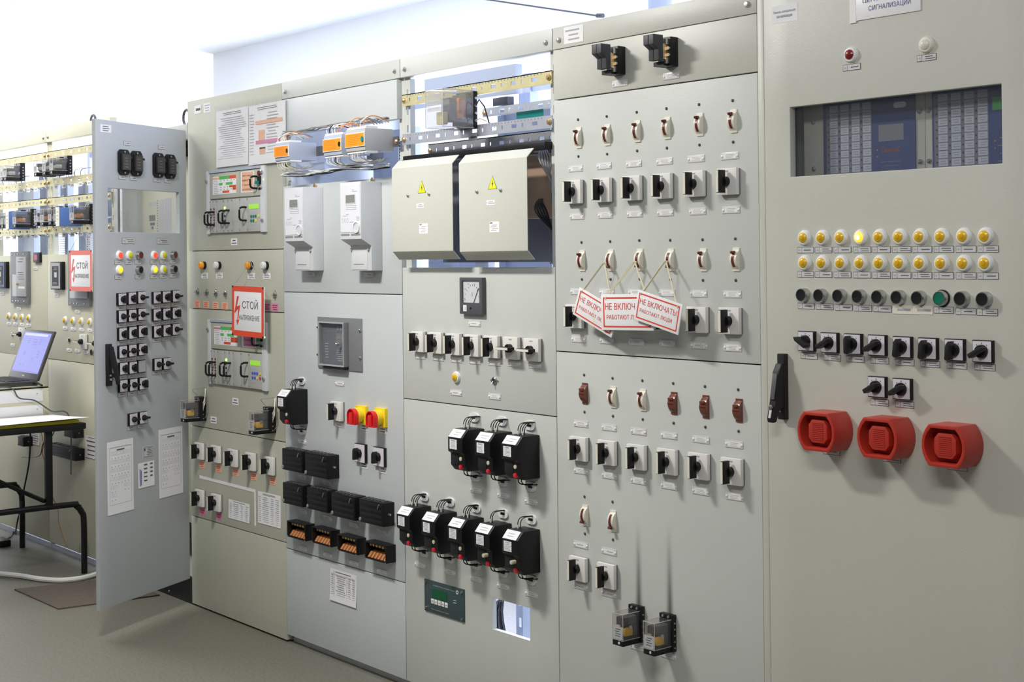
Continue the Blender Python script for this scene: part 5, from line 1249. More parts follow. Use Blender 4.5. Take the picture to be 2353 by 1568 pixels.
# sheets in the plastic sleeve
for i, (x0, y0, yb, x1, yr) in enumerate(((497, 257, 386, 572, 372), (574, 245, 381, 660, 366))):
    a, b, c_ = atY(x0, y0, -.003), atY(x0, yb, -.003), atY(x1, yr, -.003); w, h = c_.x - a.x, a.z - b.z
    bl = [] if not i else [(-.30, .42, .17, .23, 'card_orange'), (-.22, -.06, -.10, .07, 'card_orange'), (-.30, .36, -.16, -.10, 'card_pink'), (-.20, -.04, -.34, -.22, 'card_orange'), (-.20, -.04, -.245, -.22, 'table_red')]
    K = Kit(); k_paper(K, w, h, 22 if not i else 16, 9 + i, [(-.44, .44)] if not i else [(-.48, -.34), (-.02, .32)], True, 'ink_soft', 'paper', .003, bl)
    spawn('paper_sheet', K, ('densely printed sheet on left of the plastic sleeve', 'sheet with orange and pink bars on right of the plastic sleeve')[i], 'paper sheet', ((a.x + c_.x) / 2, -.003 if not i else -.0075, (a.z + b.z) / 2), group='sheets in the plastic sleeve')
def k_sleeve(K, w, h):
    K.part('clear_sheet', MB().box(-w / 2, w / 2, -.0008, 0, -h / 2, h / 2, 'sleeve'))
    f = MB(); r = random.Random(5)
    for k in range(9): x = r.uniform(-w * .4, w * .4); f.rod((x, -.0012, h * .48), (x + r.uniform(-.03, .03), -.0012, h * r.uniform(.1, .3)), .0016, .0008, 'sleeve')
    K.part('wrinkles', f)
a, b, c_ = atY(493, 250, -.012), atY(493, 388, -.012), atY(662, 366, -.012)
K = Kit(); k_sleeve(K, c_.x - a.x, a.z - b.z + .02); spawn('plastic_sleeve', K, 'wrinkled clear plastic sleeve holding two printed sheets', 'plastic sleeve', ((a.x + c_.x) / 2, -.0125, (a.z + b.z) / 2))
spawn('name_tag', kit('dsign', k_stick, .060, .036, 'paper', 1, 3), 'thick white tag at top left of the rack cabinet', 'label', D(454.5, 252, 0))
spawn('name_tag', kit('dsign2', k_stick, .060, .040, 'paper', 3, 5, 'ink_soft', .0006), 'thin white sticker beside the thick tag at top left', 'label', D(476, 248, 0))
def k_stop_sign(K, w, h, hang):
    """red bordered warning board with lettering and a lightning arrow"""
    K.part('board', MB().box(-w / 2, w / 2, -.004, 0, -h / 2, h / 2, 'sign_white'), bevel=.0006)
    o = [(-w / 2, -h / 2), (w / 2, -h / 2), (w / 2, h / 2), (-w / 2, h / 2)]; i_ = [(-w * .43, -h * .39), (w * .43, -h * .39), (w * .43, h * .39), (-w * .43, h * .39)]
    K.part('border', MB().ring(o, i_, -.0045, -.004, 'sign_orange_red'))
    t = MB().text('СТОЙ', -w * .17, w * .32, h * .055, h * .245, -.004, 'ink', .035); t.text('НАПРЯЖЕНИЕ', -w * .27, w * .37, -h * .175, -h * .075, -.004, 'ink', .035); K.part('lettering', t)
    a = MB().prism([(-.335 * w, .293 * h), (-.276 * w, .294 * h), (-.345 * w, .084 * h), (-.237 * w, .114 * h), (-.305 * w, -.185 * h), (-.262 * w, -.180 * h), (-.326 * w, -.290 * h), (-.360 * w, -.172 * h), (-.326 * w, -.188 * h), (-.299 * w, .042 * h), (-.425 * w, -.063 * h)], 'y', -.0046, -.004, 'sign_red')
    K.part('lightning_arrow', a)
    for (x, z) in ((-w * .475, h * .48), (w * .475, h * .48), (-w * .475, -h * .48), (w * .475, -h * .48)): K.part('corner_eyelet', MB().lathe([(.0045, -.004), (.004, -.006)], 'black', 10), loc=(x, 0, z))
    K.part('cord', MB().tube(hang, .0012, 'grey_plastic', 5))
def stop_sign(tl, tr, bl, br, hook, Y, lab, hook_r):
    A, B, C_, D_ = [atY(*q, Y) for q in (tl, tr, bl, br)]
    c = (A + B + C_ + D_) / 4; w = ((B - A).length + (D_ - C_).length) / 2; h = ((A - C_).length + (B - D_).length) / 2
    roll = -math.atan2((B - A + D_ - C_).z, (B - A + D_ - C_).x)
    hk = atY(*hook, Y * .5); q = Vector((hk.x - c.x, hk.y - Y, hk.z - c.z)); cr, sr = cos(-roll), sin(-roll); q = Vector((q.x * cr + q.z * sr, q.y, -q.x * sr + q.z * cr))
    hang = [(-w * .475, -.004, h * .48)] + [q + Vector((hook_r * cos(a), 0, hook_r * sin(a))) for a in (pi, pi * .75, pi / 2, pi * .25, 0)] + [(w * .475, -.004, h * .48)]
    K = Kit(); k_stop_sign(K, w, h, hang)
    return spawn('warning_sign', K, lab, 'warning sign', (c.x, Y, c.z), roll=roll, group='red bordered stop signs')
stop_sign((538.5, 657.5), (614, 661), (532, 768.5), (602.5, 777.5), (574, 611), -.048, 'red bordered stop sign hanging from an orange lamp', .017)
# ---------------------------------------------------------------- C : devices on the open door
def DR(px, py): p = atD(px, py); return (p.x, p.y, p.z)
def dspawn(name, K, lab, cat, px, py, **k): return spawn(name, K, lab, cat, DR(px, py), rz=DOOR_RZ, **k)
V, Hh = 0.0, -pi / 2
DSW = [(274.5, 688, V), (297.5, 686, V), (319.5, 683.6, Hh), (275, 727.5, Hh), (298, 725.5, Hh), (320, 722.5, Hh), (276, 768, V), (299, 765, V), (321, 761.5, V),
       (276.5, 809, Hh), (298.5, 806, Hh), (321, 803, V), (278, 847, V), (299.5, 845, V), None, (277.5, 887, Hh), (300.5, 884.5, Hh), (322.5, 881.5, V)]
DSW2 = [(355, 684.5, V), (376, 682.6, V), (399, 680.7, Hh), (355, 724, V), (377, 722, V), (398.5, 719.7, V), (356, 762.5, V), (377.5, 760, V), (398.5, 757, Hh)]
RW = ['top', 'second', 'third', 'fourth', 'fifth', 'lowest']; CLM = ['left', 'middle', 'right']
for blk, T, nm in ((0, DSW, 'left block'), (1, DSW2, 'right block')):
    for k, q in enumerate(T):
        if q is None: continue
        x, y, a = q; pos = '%s row, %s column, door %s' % (RW[k // 3] if blk == 0 or k < 6 else 'third', CLM[k % 3], nm)
        dspawn('rotary_switch', kit('rimD%.2f' % a, k_rim_switch, a, 'plate_lilac', .050, .78), 'black rotary switch, grip %s, %s' % ('upright' if a == V else 'level', pos), 'switch', x + (1.5 if blk == 0 else 1.2), y, group='rotary switches of the door, ' + nm)
        dspawn('name_strip', kit('dstrip%d' % (k % 3), k_strip, 1, k % 3, .044, .018), 'small label under the switch in %s' % pos, 'label', x + .5, y + 20.5 - .3 * (k % 3), group='switch labels of the door, ' + nm)
x, y = 320.5, 842
def k_blank(K):
    K.part('rim', MB().box(-.025, .025, -.010, 0, -.026, .026, 'black'), bevel=.001); K.part('blank_plate', MB().box(-.022, .022, -.0115, -.010, -.023, .023, 'grey_plastic'))
    K.part('printed_text', MB().lines(-.010, .010, -.003, .003, 1, -.0115, 'ink_soft', .5, 2))
dspawn('blank_cover', kit('blank', k_blank), 'grey blank plate in place of a switch on the open door', 'cover plate', x + 1.2, y)
for i, (x, y) in enumerate(((357, 837.6), (378, 835.7))):
    dspawn('rotary_switch', kit('rimD%.2f' % Hh, k_rim_switch, Hh, 'plate_lilac', .050, .78), 'black rotary switch, %s of the pair level with the door handle' % ('left', 'right')[i], 'switch', x + 1.2, y, group='switch pair level with the handle')
    dspawn('name_strip', kit('dstrip%d' % i, k_strip, 1, i, .044, .018), 'small label under the %s switch of the pair level with the handle' % ('left', 'right')[i], 'label', x, y + 19, group='labels of the handle level pair')
for i, (x, y) in enumerate(((300.5, 964), (323.5, 960))):
    dspawn('rotary_switch', kit('rimD%.2f' % Hh, k_rim_switch, Hh, 'plate_lilac', .050, .78), 'black rotary switch, %s of the lowest pair on the door' % ('left', 'right')[i], 'switch', x + 1.2, y, group='lowest switch pair of the door')
    dspawn('name_strip', kit('dstrip%d' % i, k_strip, 1, i, .044, .018), 'small label under the %s switch of the lowest pair on the door' % ('left', 'right')[i], 'label', x - 1, y + 20, group='labels of the lowest door pair')
def k_test_plug(K):
    K.part('flange', MB().prism([(-.034, -.040), (-.022, -.051), (.022, -.051), (.034, -.040), (.034, .040), (.022, .051), (-.022, .051), (-.034, .040)], 'y', -.010, 0, 'black'), bevel=.002)
    K.part('box', MB().box(-.026, .026, -.019, -.010, -.034, .034, 'black_soft'), bevel=.002)
    K.part('clear_lid', MB().box(-.024, .024, -.023, -.019, -.032, .031, 'smoke_case'))
    t = MB().flat(-.018, .018, -.028, .026, -.0190, 'black_soft'); t.lines(-.014, .014, -.026, .022, 4, -.0194, 'mid_grey', .16, 4); K.part('inner_card', t)
    K.part('side_knob', MB().tube([(.024, -.017, .018), (.034, -.017, .018)], .0055, 'black', 10))
    for z in (-.043, .041): K.part('screw', MB().lathe([(.005, -.010), (.0045, -.013), (.002, -.014)], 'chrome', 10), loc=(0, 0, z))
for i, (x, y) in enumerate(((282, 373), (311, 376), (361.5, 380), (388.5, 383))):
    dspawn('test_plug', kit('testplug', k_test_plug), 'black clear-lidded test plug, %s from left at top of the open door' % ORD[i], 'test plug', x, y, group='test plugs of the door')
    lx, ly = ((280, 407.5), (306, 410), (360, 413.8), (384.5, 415.7))[i]
    dspawn('name_strip', kit('dstrip%d' % (i % 3), k_strip, 1, i % 3, .044, .018), 'small label under the %s test plug of the door' % ORD[i], 'label', lx, ly, group='labels under the test plugs')
for i, (x, y) in enumerate(((291.5, 329.5), (370.5, 339))): dspawn('name_strip', kit('dstrip%d' % i, k_strip, 1, i, .044, .020), 'small label above the %s pair of test plugs' % ('left', 'right')[i], 'label', x, y, group='labels above the test plugs')
for i, (x, y) in enumerate(((294.5, 553.5), (373.5, 554.5))): dspawn('name_strip', kit('dlong', k_strip, 2, 4, .080, .025), 'wide label under the door window, %s one' % ('left', 'right')[i], 'label', x, y, group='wide labels under the door window')
for (x, y, mt, rim, lab) in ((273, 587, 'red_lit', 'white_plastic', 'glowing red lamp, left one on the open door'), (353, 587, 'red_lit', 'white_plastic', 'glowing red lamp, right one on the open door'), (296, 587, 'lime_lens', 'white_plastic', 'yellow green lamp right of the left glowing red lamp'),
        (374.5, 587, 'lime_lens', 'white_plastic', 'yellow green lamp right of the right glowing red lamp'), (273, 620.5, 'yellow_lit', 'white_plastic', 'glowing yellow lamp under the left red lamp'), (353.5, 620, 'yellow_lit', 'white_plastic', 'glowing yellow lamp under the right red lamp'), (374.5, 620, 'lime_lens', 'white_plastic', 'yellow green lamp right of the right glowing yellow lamp')):
    dspawn('indicator_lamp', kit('lamp_' + mt, k_lamp, mt, rim), lab, 'lamp', x, y, group='lamps of the open door')
for (x, y, mt, lab) in ((317, 587, 'maroon', 'red faced chrome push button, left one on the open door'), (396.5, 586.5, 'maroon', 'red faced chrome push button, right one on the open door'), (317, 620.5, 'black', 'black faced chrome push button, left one on the open door'), (396.5, 619, 'black', 'black faced chrome push button, right one on the open door')):
    dspawn('push_button', kit('dbtn_' + mt, k_button, mt), lab, 'button', x, y, group='push buttons of the open door')
for k, (x, y, what) in enumerate(((271, 603.3, 'left glowing red lamp'), (294.7, 603, 'left upper yellow green lamp'), (317, 602.5, 'left red push button'), (352, 602.5, 'right glowing red lamp'), (373.5, 602.5, 'right upper yellow green lamp'), (396, 602, 'right red push button'), (271.5, 637.5, 'left glowing yellow lamp'), (317.5, 636.5, 'left black push button'), (352, 636, 'right glowing yellow lamp'), (373.5, 635, 'right lower yellow green lamp'), (396, 634.3, 'right black push button'))):
    dspawn('name_strip', kit('dstrip%d' % (k % 3), k_strip, 1, k % 3, .044, .018), 'small label on the door under the %s' % what, 'label', x, y, group='lamp labels of the door')
dspawn('swing_handle', kit('handle_open', k_swing_handle, True), 'black swing handle standing open at free edge of the door', 'handle', 246, 839)
for (x0, y0, yb, x1, yr, seed, bl, lab) in ((245.5, 1018, 1187, 307, 1172, 3, 0, 'tall circuit sheet on left of the open door'), (364, 989, 1147, 420, 1131, 5, 0, 'tall circuit sheet on right of the open door'), (317, 1066, 1124, 354.5, 1115, 7, 1, 'small handwritten sheet between the two circuit sheets')):
    a, b, c_ = atD(x0, y0), atD(x0, yb), atD(x1, yr); w = (c_ - a).dot(DOOR_X); h = a.z - b.z
    K = Kit()
    if not bl:
        bk = [(-.42, .42, .415, .42, 'ink_soft'), (-.42, .42, -.37, -.366, 'ink_soft'), (-.15, .15, .37, .385, 'ink'), (-.42, -.414, -.366, .415, 'ink_soft'), (.414, .42, -.366, .415, 'ink_soft')]; r = random.Random(seed)
        for jz in range(6):
            for jx in range(6):
                if (jz > 3 and jx in (2, 3)) or (jz == 5 and jx > 1): continue
                xx = -.34 + jx * .125; zz = .27 - jz * .115; bk.append((xx + .004, xx + .022, zz - .008, zz + .002, 'ink')); bk += [(xx - .03, xx + .06, zz + .045, zz + .0462, 'ink_soft'), (xx - .03, xx + .06, zz + .085, zz + .0862, 'ink_soft'), (xx - .03, xx - .027, zz + .045, zz + .087, 'ink_soft'), (xx + .057, xx + .06, zz + .045, zz + .087, 'ink_soft')]
        k_paper(K, w, h, 0, seed, (), False, blocks=bk)
    else:
        bk = [(-.42, -.37, -.42, .25, 'ink_blue'), (-.34, -.30, -.40, .20, 'ink_blue')] + [(-.15 + .38 * (k % 2), .05 + .34 * (k % 2), .38 - .16 * (k // 2), .43 - .16 * (k // 2), 'ink') for k in range(9)]
        k_paper(K, w, h, 0, seed, (), False, blocks=bk)
    p = (a + b + c_ + c_) / 4; p = DOOR_H + DOOR_X * (((a + c_) / 2 - DOOR_H).dot(DOOR_X)); zc = (a.z + b.z + 2 * c_.z + h) / 4
    spawn('paper_sheet', K, lab, 'paper sheet', (p.x, p.y, (a.z + b.z) / 2), rz=DOOR_RZ, group='sheets on the open door')
c, w, h = rectD(328, 1028, 351, 1048)
def k_type_plate(K, w, h):
    K.part('plate', MB().box(-w / 2, w / 2, -.001, 0, -h / 2, h / 2, 'card_grey'))
    t = MB().ring([(-w * .45, -h * .45), (w * .45, -h * .45), (w * .45, h * .45), (-w * .45, h * .45)], [(-w * .43, -h * .42), (w * .43, -h * .42), (w * .43, h * .42), (-w * .43, h * .42)], -.0014, -.001, 'ink'); t.lines(-w * .15, w * .4, -h * .35, h * .38, 5, -.001, 'ink', .35, 3); t.flat(-w * .4, -w * .25, h * .1, h * .35, -.001, 'ink'); K.part('printing', t)
spawn('type_plate', kit('typeplate', k_type_plate, w, h), 'grey type plate above the small handwritten sheet', 'type plate', c, rz=DOOR_RZ)
c, w, h = rectD(230.5, 285, 255.5, 306)
spawn('paper_label', kit('doorlabel', k_stick, w, h, 'paper', 3, 6, 'ink', .0006), 'white label in top left corner of the open door', 'label', c, rz=DOOR_RZ)

# ---------------------------------------------------------------- A and B : open relay racks
def B_(px, py, Y=0.0): p = atY(px, py, Y); return (p.x, Y, p.z)
zz = [atY(160, y).z for y in (349, 414, 458.5, 527)]
for nm, x0, x1, t in (('first', XA, XB_, 'left rack'), ('second', XB_, XC, 'right rack')):
    for k, z in enumerate(zz):
        rack_rail(x0 + .012, x1 - .012, z, .038, 'zinc_yellow', '%s yellow perforated rail from top in the %s cabinet' % (ORD[k], t), Y=.006, teeth=False, lip=k in (0, 2), group='yellow rails of the ' + t)
        if k in (1, 3):
            for q in range(6):
                x = x0 + .12 + q * .105
                spawn('card_tag', kit('ctag2', k_stick, .048, .022, 'card', 1, 3, 'ink_soft'), 'pale tag, %s from left along the %s rail of the %s' % (ORD[q], ('upper', 'lower')[k == 3], t), 'label', (x, -.001 + .004, z - .026), group='rail tags of the ' + t)
def rack_relays(base, lst, z, t, lev):
    for q, (x, kind) in enumerate(lst):
        K = {'g': lambda: kit('relayB', k_relay, .034, .066, .062, 'grey_plastic', True, .020, False, 3), 'c': lambda: kit('relayC', k_relay, .040, .070, .066, 'copper', True, .022, False, 4), 'b': lambda: kit('blue_mod', k_blue_mod)}[kind]()
        desc = {'g': 'clear relay with grey label', 'c': 'clear relay with copper coil', 'b': 'narrow cream and blue module'}[kind]
        spawn('plug_in_relay' if kind != 'b' else 'plug_in_module', K, '%s, %s from left, %s row of the %s' % (desc, ORD[q], lev, t), 'relay', (x, .004, z), group='relays of the %s row, %s' % (lev, t), scale=1.22)
def k_blue_mod(K):
    K.part('case', MB().box(-.017, .017, -.092, 0, -.040, .036, 'blue_case'), bevel=.001)
    f = MB().box(-.017, .017, -.094, -.092, -.040, .036, 'cream_plastic'); f.lines(-.008, .008, -.02, .025, 3, -.094, 'ink_soft', .3, 2); K.part('front', f)
mat('blue_case', (0.12, 0.22, 0.55), 0.45)
zu, zl = atY(130, 384, -.05).z, atY(150, 498, -.05).z
for t, x0, ux, lx in (('left rack', XA, [(-1.98, 'g'), (-1.93, 'g')], [(-2.05, 'g'), (-1.98, 'g'), (-1.925, 'g'), (-1.865, 'b'), (-1.78, 'c')]),
                      ('right rack', XB_, [(-1.50, 'g'), (-1.385, 'g'), (-1.29, 'g')], [(-1.50, 'g'), (-1.40, 'c'), (-1.315, 'g'), (-1.245, 'g'), (-1.18, 'b'), (-1.02, 'c')])):
    rack_relays(x0, ux, zu, t, 'upper'); rack_relays(x0, lx, zl, t, 'lower')
def inner_wires(x0, x1, z, n, lab, seed, Y=.02):
    r = random.Random(seed); b = MB()
    for k in range(n):
        x = x0 + (x1 - x0) * (k + r.random()) / n; c = r.choice(['black', 'wire_white', 'ink_blue', 'duct_blue', 'wire_white'])
        d = r.uniform(-.03, .05)
        b.tube(smooth([(x, Y + .02, z + .045), (x + d * .3, Y - .01, z + .035), (x + d, Y - .015, z + .005), (x + d * 1.3, Y + .01, z - .01), (x + d * .5, Y + .05, z - .03)]), .0022, c, 5)
    o = single('wire_tangle', b, lab, 'wires', kind='stuff'); return o
for t, x0, x1 in (('left rack', XA + .05, XB_ - .05), ('right rack', XB_ + .05, XC - .05)):
    inner_wires(x0, x1, zu - .055, 18, 'tangle of thin wires under the upper relays of the ' + t, 3)
    inner_wires(x0, x1, zl - .055, 24, 'tangle of thin wires under the lower relays of the ' + t, 4)
# equipment at the back of the open bays
def back_plate(name, x0, x1, z0, z1, Y, mt, lab, cat, extra=None):
    b = MB().box(x0, x1, Y, Y + .004, z0, z1, mt)
    b.box(x0, x0 + .003, Y - .03, Y, z0, z1, mt); b.box(x1 - .003, x1, Y - .03, Y, z0, z1, mt)
    for k in range(int((z1 - z0) / .05)): b.flat(x1 - .035, x1 - .022, z0 + .02 + k * .05, z0 + .045 + k * .05, Y, 'white_plastic'); 
    return single(name, b, lab, cat)
def term_strip(x, z0, z1, Y, lab):
    r = bpy.data.objects.new('terminal_strip', None); COL.objects.link(r); r.location = (x, Y, (z0 + z1) / 2); tag(r, lab, 'terminal strip'); h = z1 - z0
    for nm, mb in (('rail', MB().box(-.012, .012, 0, .006, -h / 2, h / 2, 'zinc')), ('terminals', None)):
        if mb is None:
            mb = MB(); n = int(h / .012)
            for k in range(n):
                z = -h / 2 + k * .012; mb.box(-.024, .024, -.035, 0, z, z + .010, 'white_plastic'); mb.flat(-.016, -.006, z + .002, z + .008, -.035, 'black'); mb.flat(.004, .012, z + .002, z + .008, -.035, 'ink_blue' if k % 3 else 'button_red')
        o = bpy.data.objects.new(nm, mb.mesh(nm)); COL.objects.link(o); o.parent = r
BB = [(-2.36, -2.12, 'left rack, leftmost'), (-2.03, -1.80, 'left rack, middle'), (-1.74, -1.64, 'left rack, rightmost'), (-1.50, -1.37, 'right rack, leftmost'), (-1.20, -1.03, 'right rack, middle'), (-.99, -.86, 'right rack, rightmost')]
for q_, (x0, x1, t) in enumerate(BB): back_plate('equipment_plate', x0, x1, 1.40, zz[1] + .012 if q_ % 3 != 1 else zz[0] - .03, .16, 'duct_blue', 'pale blue equipment plate at back of the ' + t, 'equipment plate')
def seen_box(name, x0, y0, x1, y1, Y, dep, mt, lab, cat):
    a, b = atY(x0, y0, Y), atY(x1, y1, Y); single(name, MB().box(a.x, b.x, Y, Y + dep, b.z, a.z, mt), lab, cat, bevel=.002)
for q in ((XB_ + .28, XB_ + .5), (XA + .3, XA + .5)): pass
seen_box('equipment_box', 975, 183, 1185, 214, .34, .03, 'duct_blue', 'pale blue box in rear of the open bay behind the large relay', 'equipment box')
seen_box('terminal_strip', 1132, 226, 1166, 240, .30, .03, 'dark_grey', 'dark wired terminals right of the large clear relay', 'terminal strip')
seen_box('circuit_board', 1186, 258, 1248, 266, .12, .004, 'teal', 'green circuit board behind the plain grey bar', 'circuit board')
seen_box('equipment_box', 672, 368, 690, 398, .10, .05, 'black', 'black device under the leftmost orange module', 'equipment box')
seen_box('equipment_box', 698, 377, 746, 402, .14, .03, 'duct_blue', 'blue perforated plate under the orange modules', 'equipment box')
seen_box('equipment_box', 842, 350, 856, 366, .12, .05, 'dark_grey', 'small dark device under the rightmost orange module', 'equipment box')
seen_box('equipment_box', 985, 600, 1040, 616, .20, .03, 'duct_blue', 'blue device in slit under the left bent cover', 'equipment box')
seen_box('equipment_box', 1092, 598, 1122, 616, .16, .03, 'meter_white', 'pale device in slit under the bent covers', 'equipment box')
term_strip(XB_ + .33, 1.45, 1.84, .12, 'white terminal strip at back of the right rack')
term_strip(XA + .72, 1.5, 1.84, .12, 'white terminal strip at back of the left rack')
for (x0, x1, z0, z1, t) in ((XF + .05, XF + .34, .9, 2.02, 'starter cabinet, left one'), (XF + .40, XF + .50, 1.0, 1.95, 'starter cabinet, narrow one'), (XE + .05, XE + .33, 1.1, 2.0, 'meter cabinet, left one'), (XE + .42, XE + .74, 1.1, 1.86, 'meter cabinet, right one')):
    back_plate('equipment_plate', x0, x1, z0, z1, .42, 'duct_blue', 'pale blue equipment plate at back of the ' + t, 'equipment plate')
term_strip(XF + .58, 1.4, 1.95, .34, 'white terminal strip at back of the starter cabinet')
term_strip(XE + .37, 1.6, 1.95, .34, 'white terminal strip at back of the meter cabinet')
q = atY(1240, 405, .05)
bx_ = MB().box(q.x - .09, XF + .79, .06, .13, q.z - .13, q.z + .07, 'sand'); single('wiring_box', bx_, 'brown wiring box seen right of the right bent cover', 'wiring box', bevel=.004)
b = MB().box(XF + .036, XF + .764, .15, .154, 1.47, 1.845, 'dark_grey'); single('equipment_plate', b, 'dark sheet added as shade behind the two bent covers', 'equipment plate')  # sheet added to darken the gap, stands in for shade in the bay
for j, (xa, xb, cz, col) in enumerate(((.36, .42, .05, 'mid_grey'), (.68, .76, .06, 'mid_grey'), (.34, .44, -.07, 'black'), (.66, .78, -.10, 'black'))):
    b = MB(); zc = atY(1130, 470, 0).z + cz
    for k in range(5): b.tube(smooth([(XF + xa - .02 + .006 * k, .14, zc + .12), (XF + xa + .004 * k, .06, zc + .11), (XF + xa + .006 * k + .03, .02 + .006 * k, zc + .07), (XF + xb - .004 * k, .03, zc - .01), (XF + (xa + xb) / 2 + .006 * k, .06, zc - .06), (XF + xa - .01 * k, .14, zc - .09)]), .0032, col, 6)
    single('cable_bundle', b, ('grey cables in the slit between the two bent covers', 'grey cables right of the right bent cover', 'black cables low in the slit between the covers', 'black cables low right of the right bent cover')[j], 'cables')
# inside of the square hole in the starter cabinet
hx = (hole[0] + hole[1]) / 2; hz = (hole[2] + hole[3]) / 2
b = MB().plate(hole[0] - .075, hole[0] + .03, .1, .8, .16, .163, slots(hole[0] - .055, .1, .8, .014, .03, .07) + slots(hole[0] - .012, .1, .8, .012, .02, .07), 'duct_blue'); b.box(hole[0] + .03, hole[0] + .032, .10, .163, .1, .8, 'duct_blue'); single('rear_post', b, 'pale slotted post seen through the square hole', 'post')
b = MB()
for k in range(7): b.tube(smooth([(hole[0] - .14 + k * .010, .10 + .005 * k, hole[2] - .10), (hole[0] - .11 + k * .008, .09, hole[2] + .03), (hole[0] - .08 + k * .003, .12, hole[2] + .08 + .01 * k), (hole[0] - .09 + .002 * k, .14, hole[3] + .08)]), .004, 'black' if k % 2 else 'dark_grey', 6)
single('cable_bundle', b, 'black cables seen through the square hole', 'cables')
# devices on the panels of A and B
def k_flush_relay(K, w, h):
    K.part('mounting_plate', MB().box(-w / 2, w / 2, -.016, 0, -h / 2, h / 2, 'mid_grey'), bevel=.001)
    K.part('cover', MB().box(-w * .12, w * .44, -.022, -.016, -h * .36, h * .40, 'grey_plastic'), bevel=.001)
    t = MB(); t.lines(-w * .05, w * .38, -h * .05, h * .12, 4, -.022, 'ink', .2, 4); t.lines(-w * .02, w * .36, h * .28, h * .38, 2, -.022, 'ink', .2, 5); t.flat(0, w * .38, -h * .21, -h * .17, -.022, 'cream_plastic'); t.flat(-w * .40, -w * .16, -h * .36, h * .06, -.016, 'card_grey'); K.part('printing', t)
    for x in (-w * .36, -w * .2, -w * .05, w * .28):
        for z in (-h * .45, h * .45): K.part('screw', MB().lathe([(.004, -.016), (.003, -.019)], 'chrome', 8), loc=(x, 0, z))
    K.part('lock_knob', MB().lathe([(.006, -.022), (.006, -.034), (.003, -.035)], 'brass', 10), loc=(0, 0, -h * .12))
def k_flush_meter(K, w, h, face):
    K.part('frame', MB().box(-w / 2, w / 2, -.020, 0, -h / 2, h / 2, 'black'), bevel=.002)
    K.part('face', MB().flat(-w * .44, w * .36, -h * .46, h * .46, -.020, face, .001))
    K.part('panel', MB().flat(-w * .32, w * .24, -h * .36, h * .34, -.021, 'black_soft', .001)); t = MB().flat(-w * .12, w * .10, -h * .06, h * .12, -.022, 'card_grey'); t.lines(-w * .28, w * .2, -h * .32, -h * .22, 2, -.022, 'tag_white', .25, 3); t.lines(-w * .28, w * .2, h * .2, h * .3, 2, -.022, 'tag_white', .25, 4); K.part('printing', t)
def k_small_display(K, w, h):
    K.part('frame', MB().box(-w / 2, w / 2, -.012, 0, -h / 2, h / 2, 'black'), bevel=.0015); K.part('screen', MB().flat(-w * .36, w * .10, -h * .25, h * .25, -.012, 'card_pink'))
def qspawn(name, fn, px0, py0, pyb, px1, lab, cat, *a, group=None, d=.018):
    p, q, r = atY(px0, py0, -d), atY(px0, pyb, -d), atY(px1, py0 + 3, -d)
    K = Kit(); fn(K, r.x - p.x, p.z - q.z, *a); return spawn(name, K, lab, cat, ((p.x + r.x) / 2, 0, (p.z + q.z) / 2), group=group)
qspawn('flush_relay', k_flush_relay, 23, 579, 697, 62.5, 'tall grey flush relay uncovered on the left rack panel', 'relay', group='flush relays')
qspawn('flush_relay', k_flush_relay, 154, 576, 702.5, 203, 'tall grey flush relay partly behind a hanging stop sign', 'relay', group='flush relays')
qspawn('panel_meter', k_flush_meter, -12, 602, 662, 14, 'black and blue panel meter cut by left picture edge', 'meter', 'alarm_blue')
qspawn('panel_meter', k_flush_meter, 116.5, 602, 665.5, 142, 'black panel meter with silver face left of the stop sign', 'meter', 'grey_plastic')
qspawn('small_display', k_small_display, 73.5, 580.5, 603.5, 88.5, 'small dark display beside the uncovered grey relay', 'display')
qspawn('small_display', k_small_display, 215, 577, 602, 229, 'small dark display half hidden by the open door', 'display')
for T, t, Tn in (([(20.6, 726.6), (36, 728.5), (51, 729.5), (66.5, 730.8)], 'left rack panel', [(21.4, 744.5), (36.3, 745.5), (51.7, 746.7), (67, 748)]), ([(150, 736), (168.3, 737.5), (187.5, 739), (207, 740.3)], 'right rack panel', [(150.6, 755), (169.3, 757), (188.4, 758.5), (207.5, 760)])):
    for i, (x, y) in enumerate(T):
        spawn('indicator_lamp', kit('lamp_amber_plain', k_lamp, 'amber', 'white_plastic'), 'amber lamp in white ring, %s from left on the %s' % (ORD[i], t), 'lamp', B_(x + 1, y), group='amber lamps of the ' + t)
        spawn('nameplate', kit('np1_%d' % (i % 3), k_nameplate, 1, i % 3), 'small riveted nameplate under the %s amber lamp of the %s' % (ORD[i], t), 'nameplate', B_(*Tn[i]), group='lamp plates of the ' + t)
for (x, y, lab) in ((6, 675, 'under the blue panel meter'), (82.5, 617, 'under the left small display'), (44, 710.5, 'under the uncovered grey relay'), (131, 679, 'under the silver faced meter'), (179, 717, 'under the relay behind the stop sign'), (160, 805.5, 'lowest left on the right rack panel'), (178.5, 807, 'lowest middle on the right rack panel'), (197.5, 810, 'under the lever switch of the right rack panel'), (30, 794, 'beside the laptop screen')):
    spawn('nameplate', kit('np1_0', k_nameplate, 1, 0), 'small riveted nameplate ' + lab, 'nameplate', B_(x, y), group='single plates of the racks')
for (x, y, t) in ((160, 781, 'right'), (30, 768, 'left')): spawn('key_switch', kit('keylock', k_keylock), 'small chrome toggle on the %s rack panel' % t, 'switch', B_(x, y))
for (x, y, lab) in ((195.5, 785, 'cream switch with level lever on the right rack panel'), (54, 768, 'cream switch behind the laptop screen'), (228, 789, 'cream switch half hidden by the open door')): spawn('cam_switch', kit('cam1', k_cam_switch, pi / 2), lab, 'switch', B_(x + 1, y), group='cream switches of the racks')
spawn('push_button', kit('button_black', k_button, 'black'), 'black chrome button at edge of the open door', 'button', B_(217, 810))
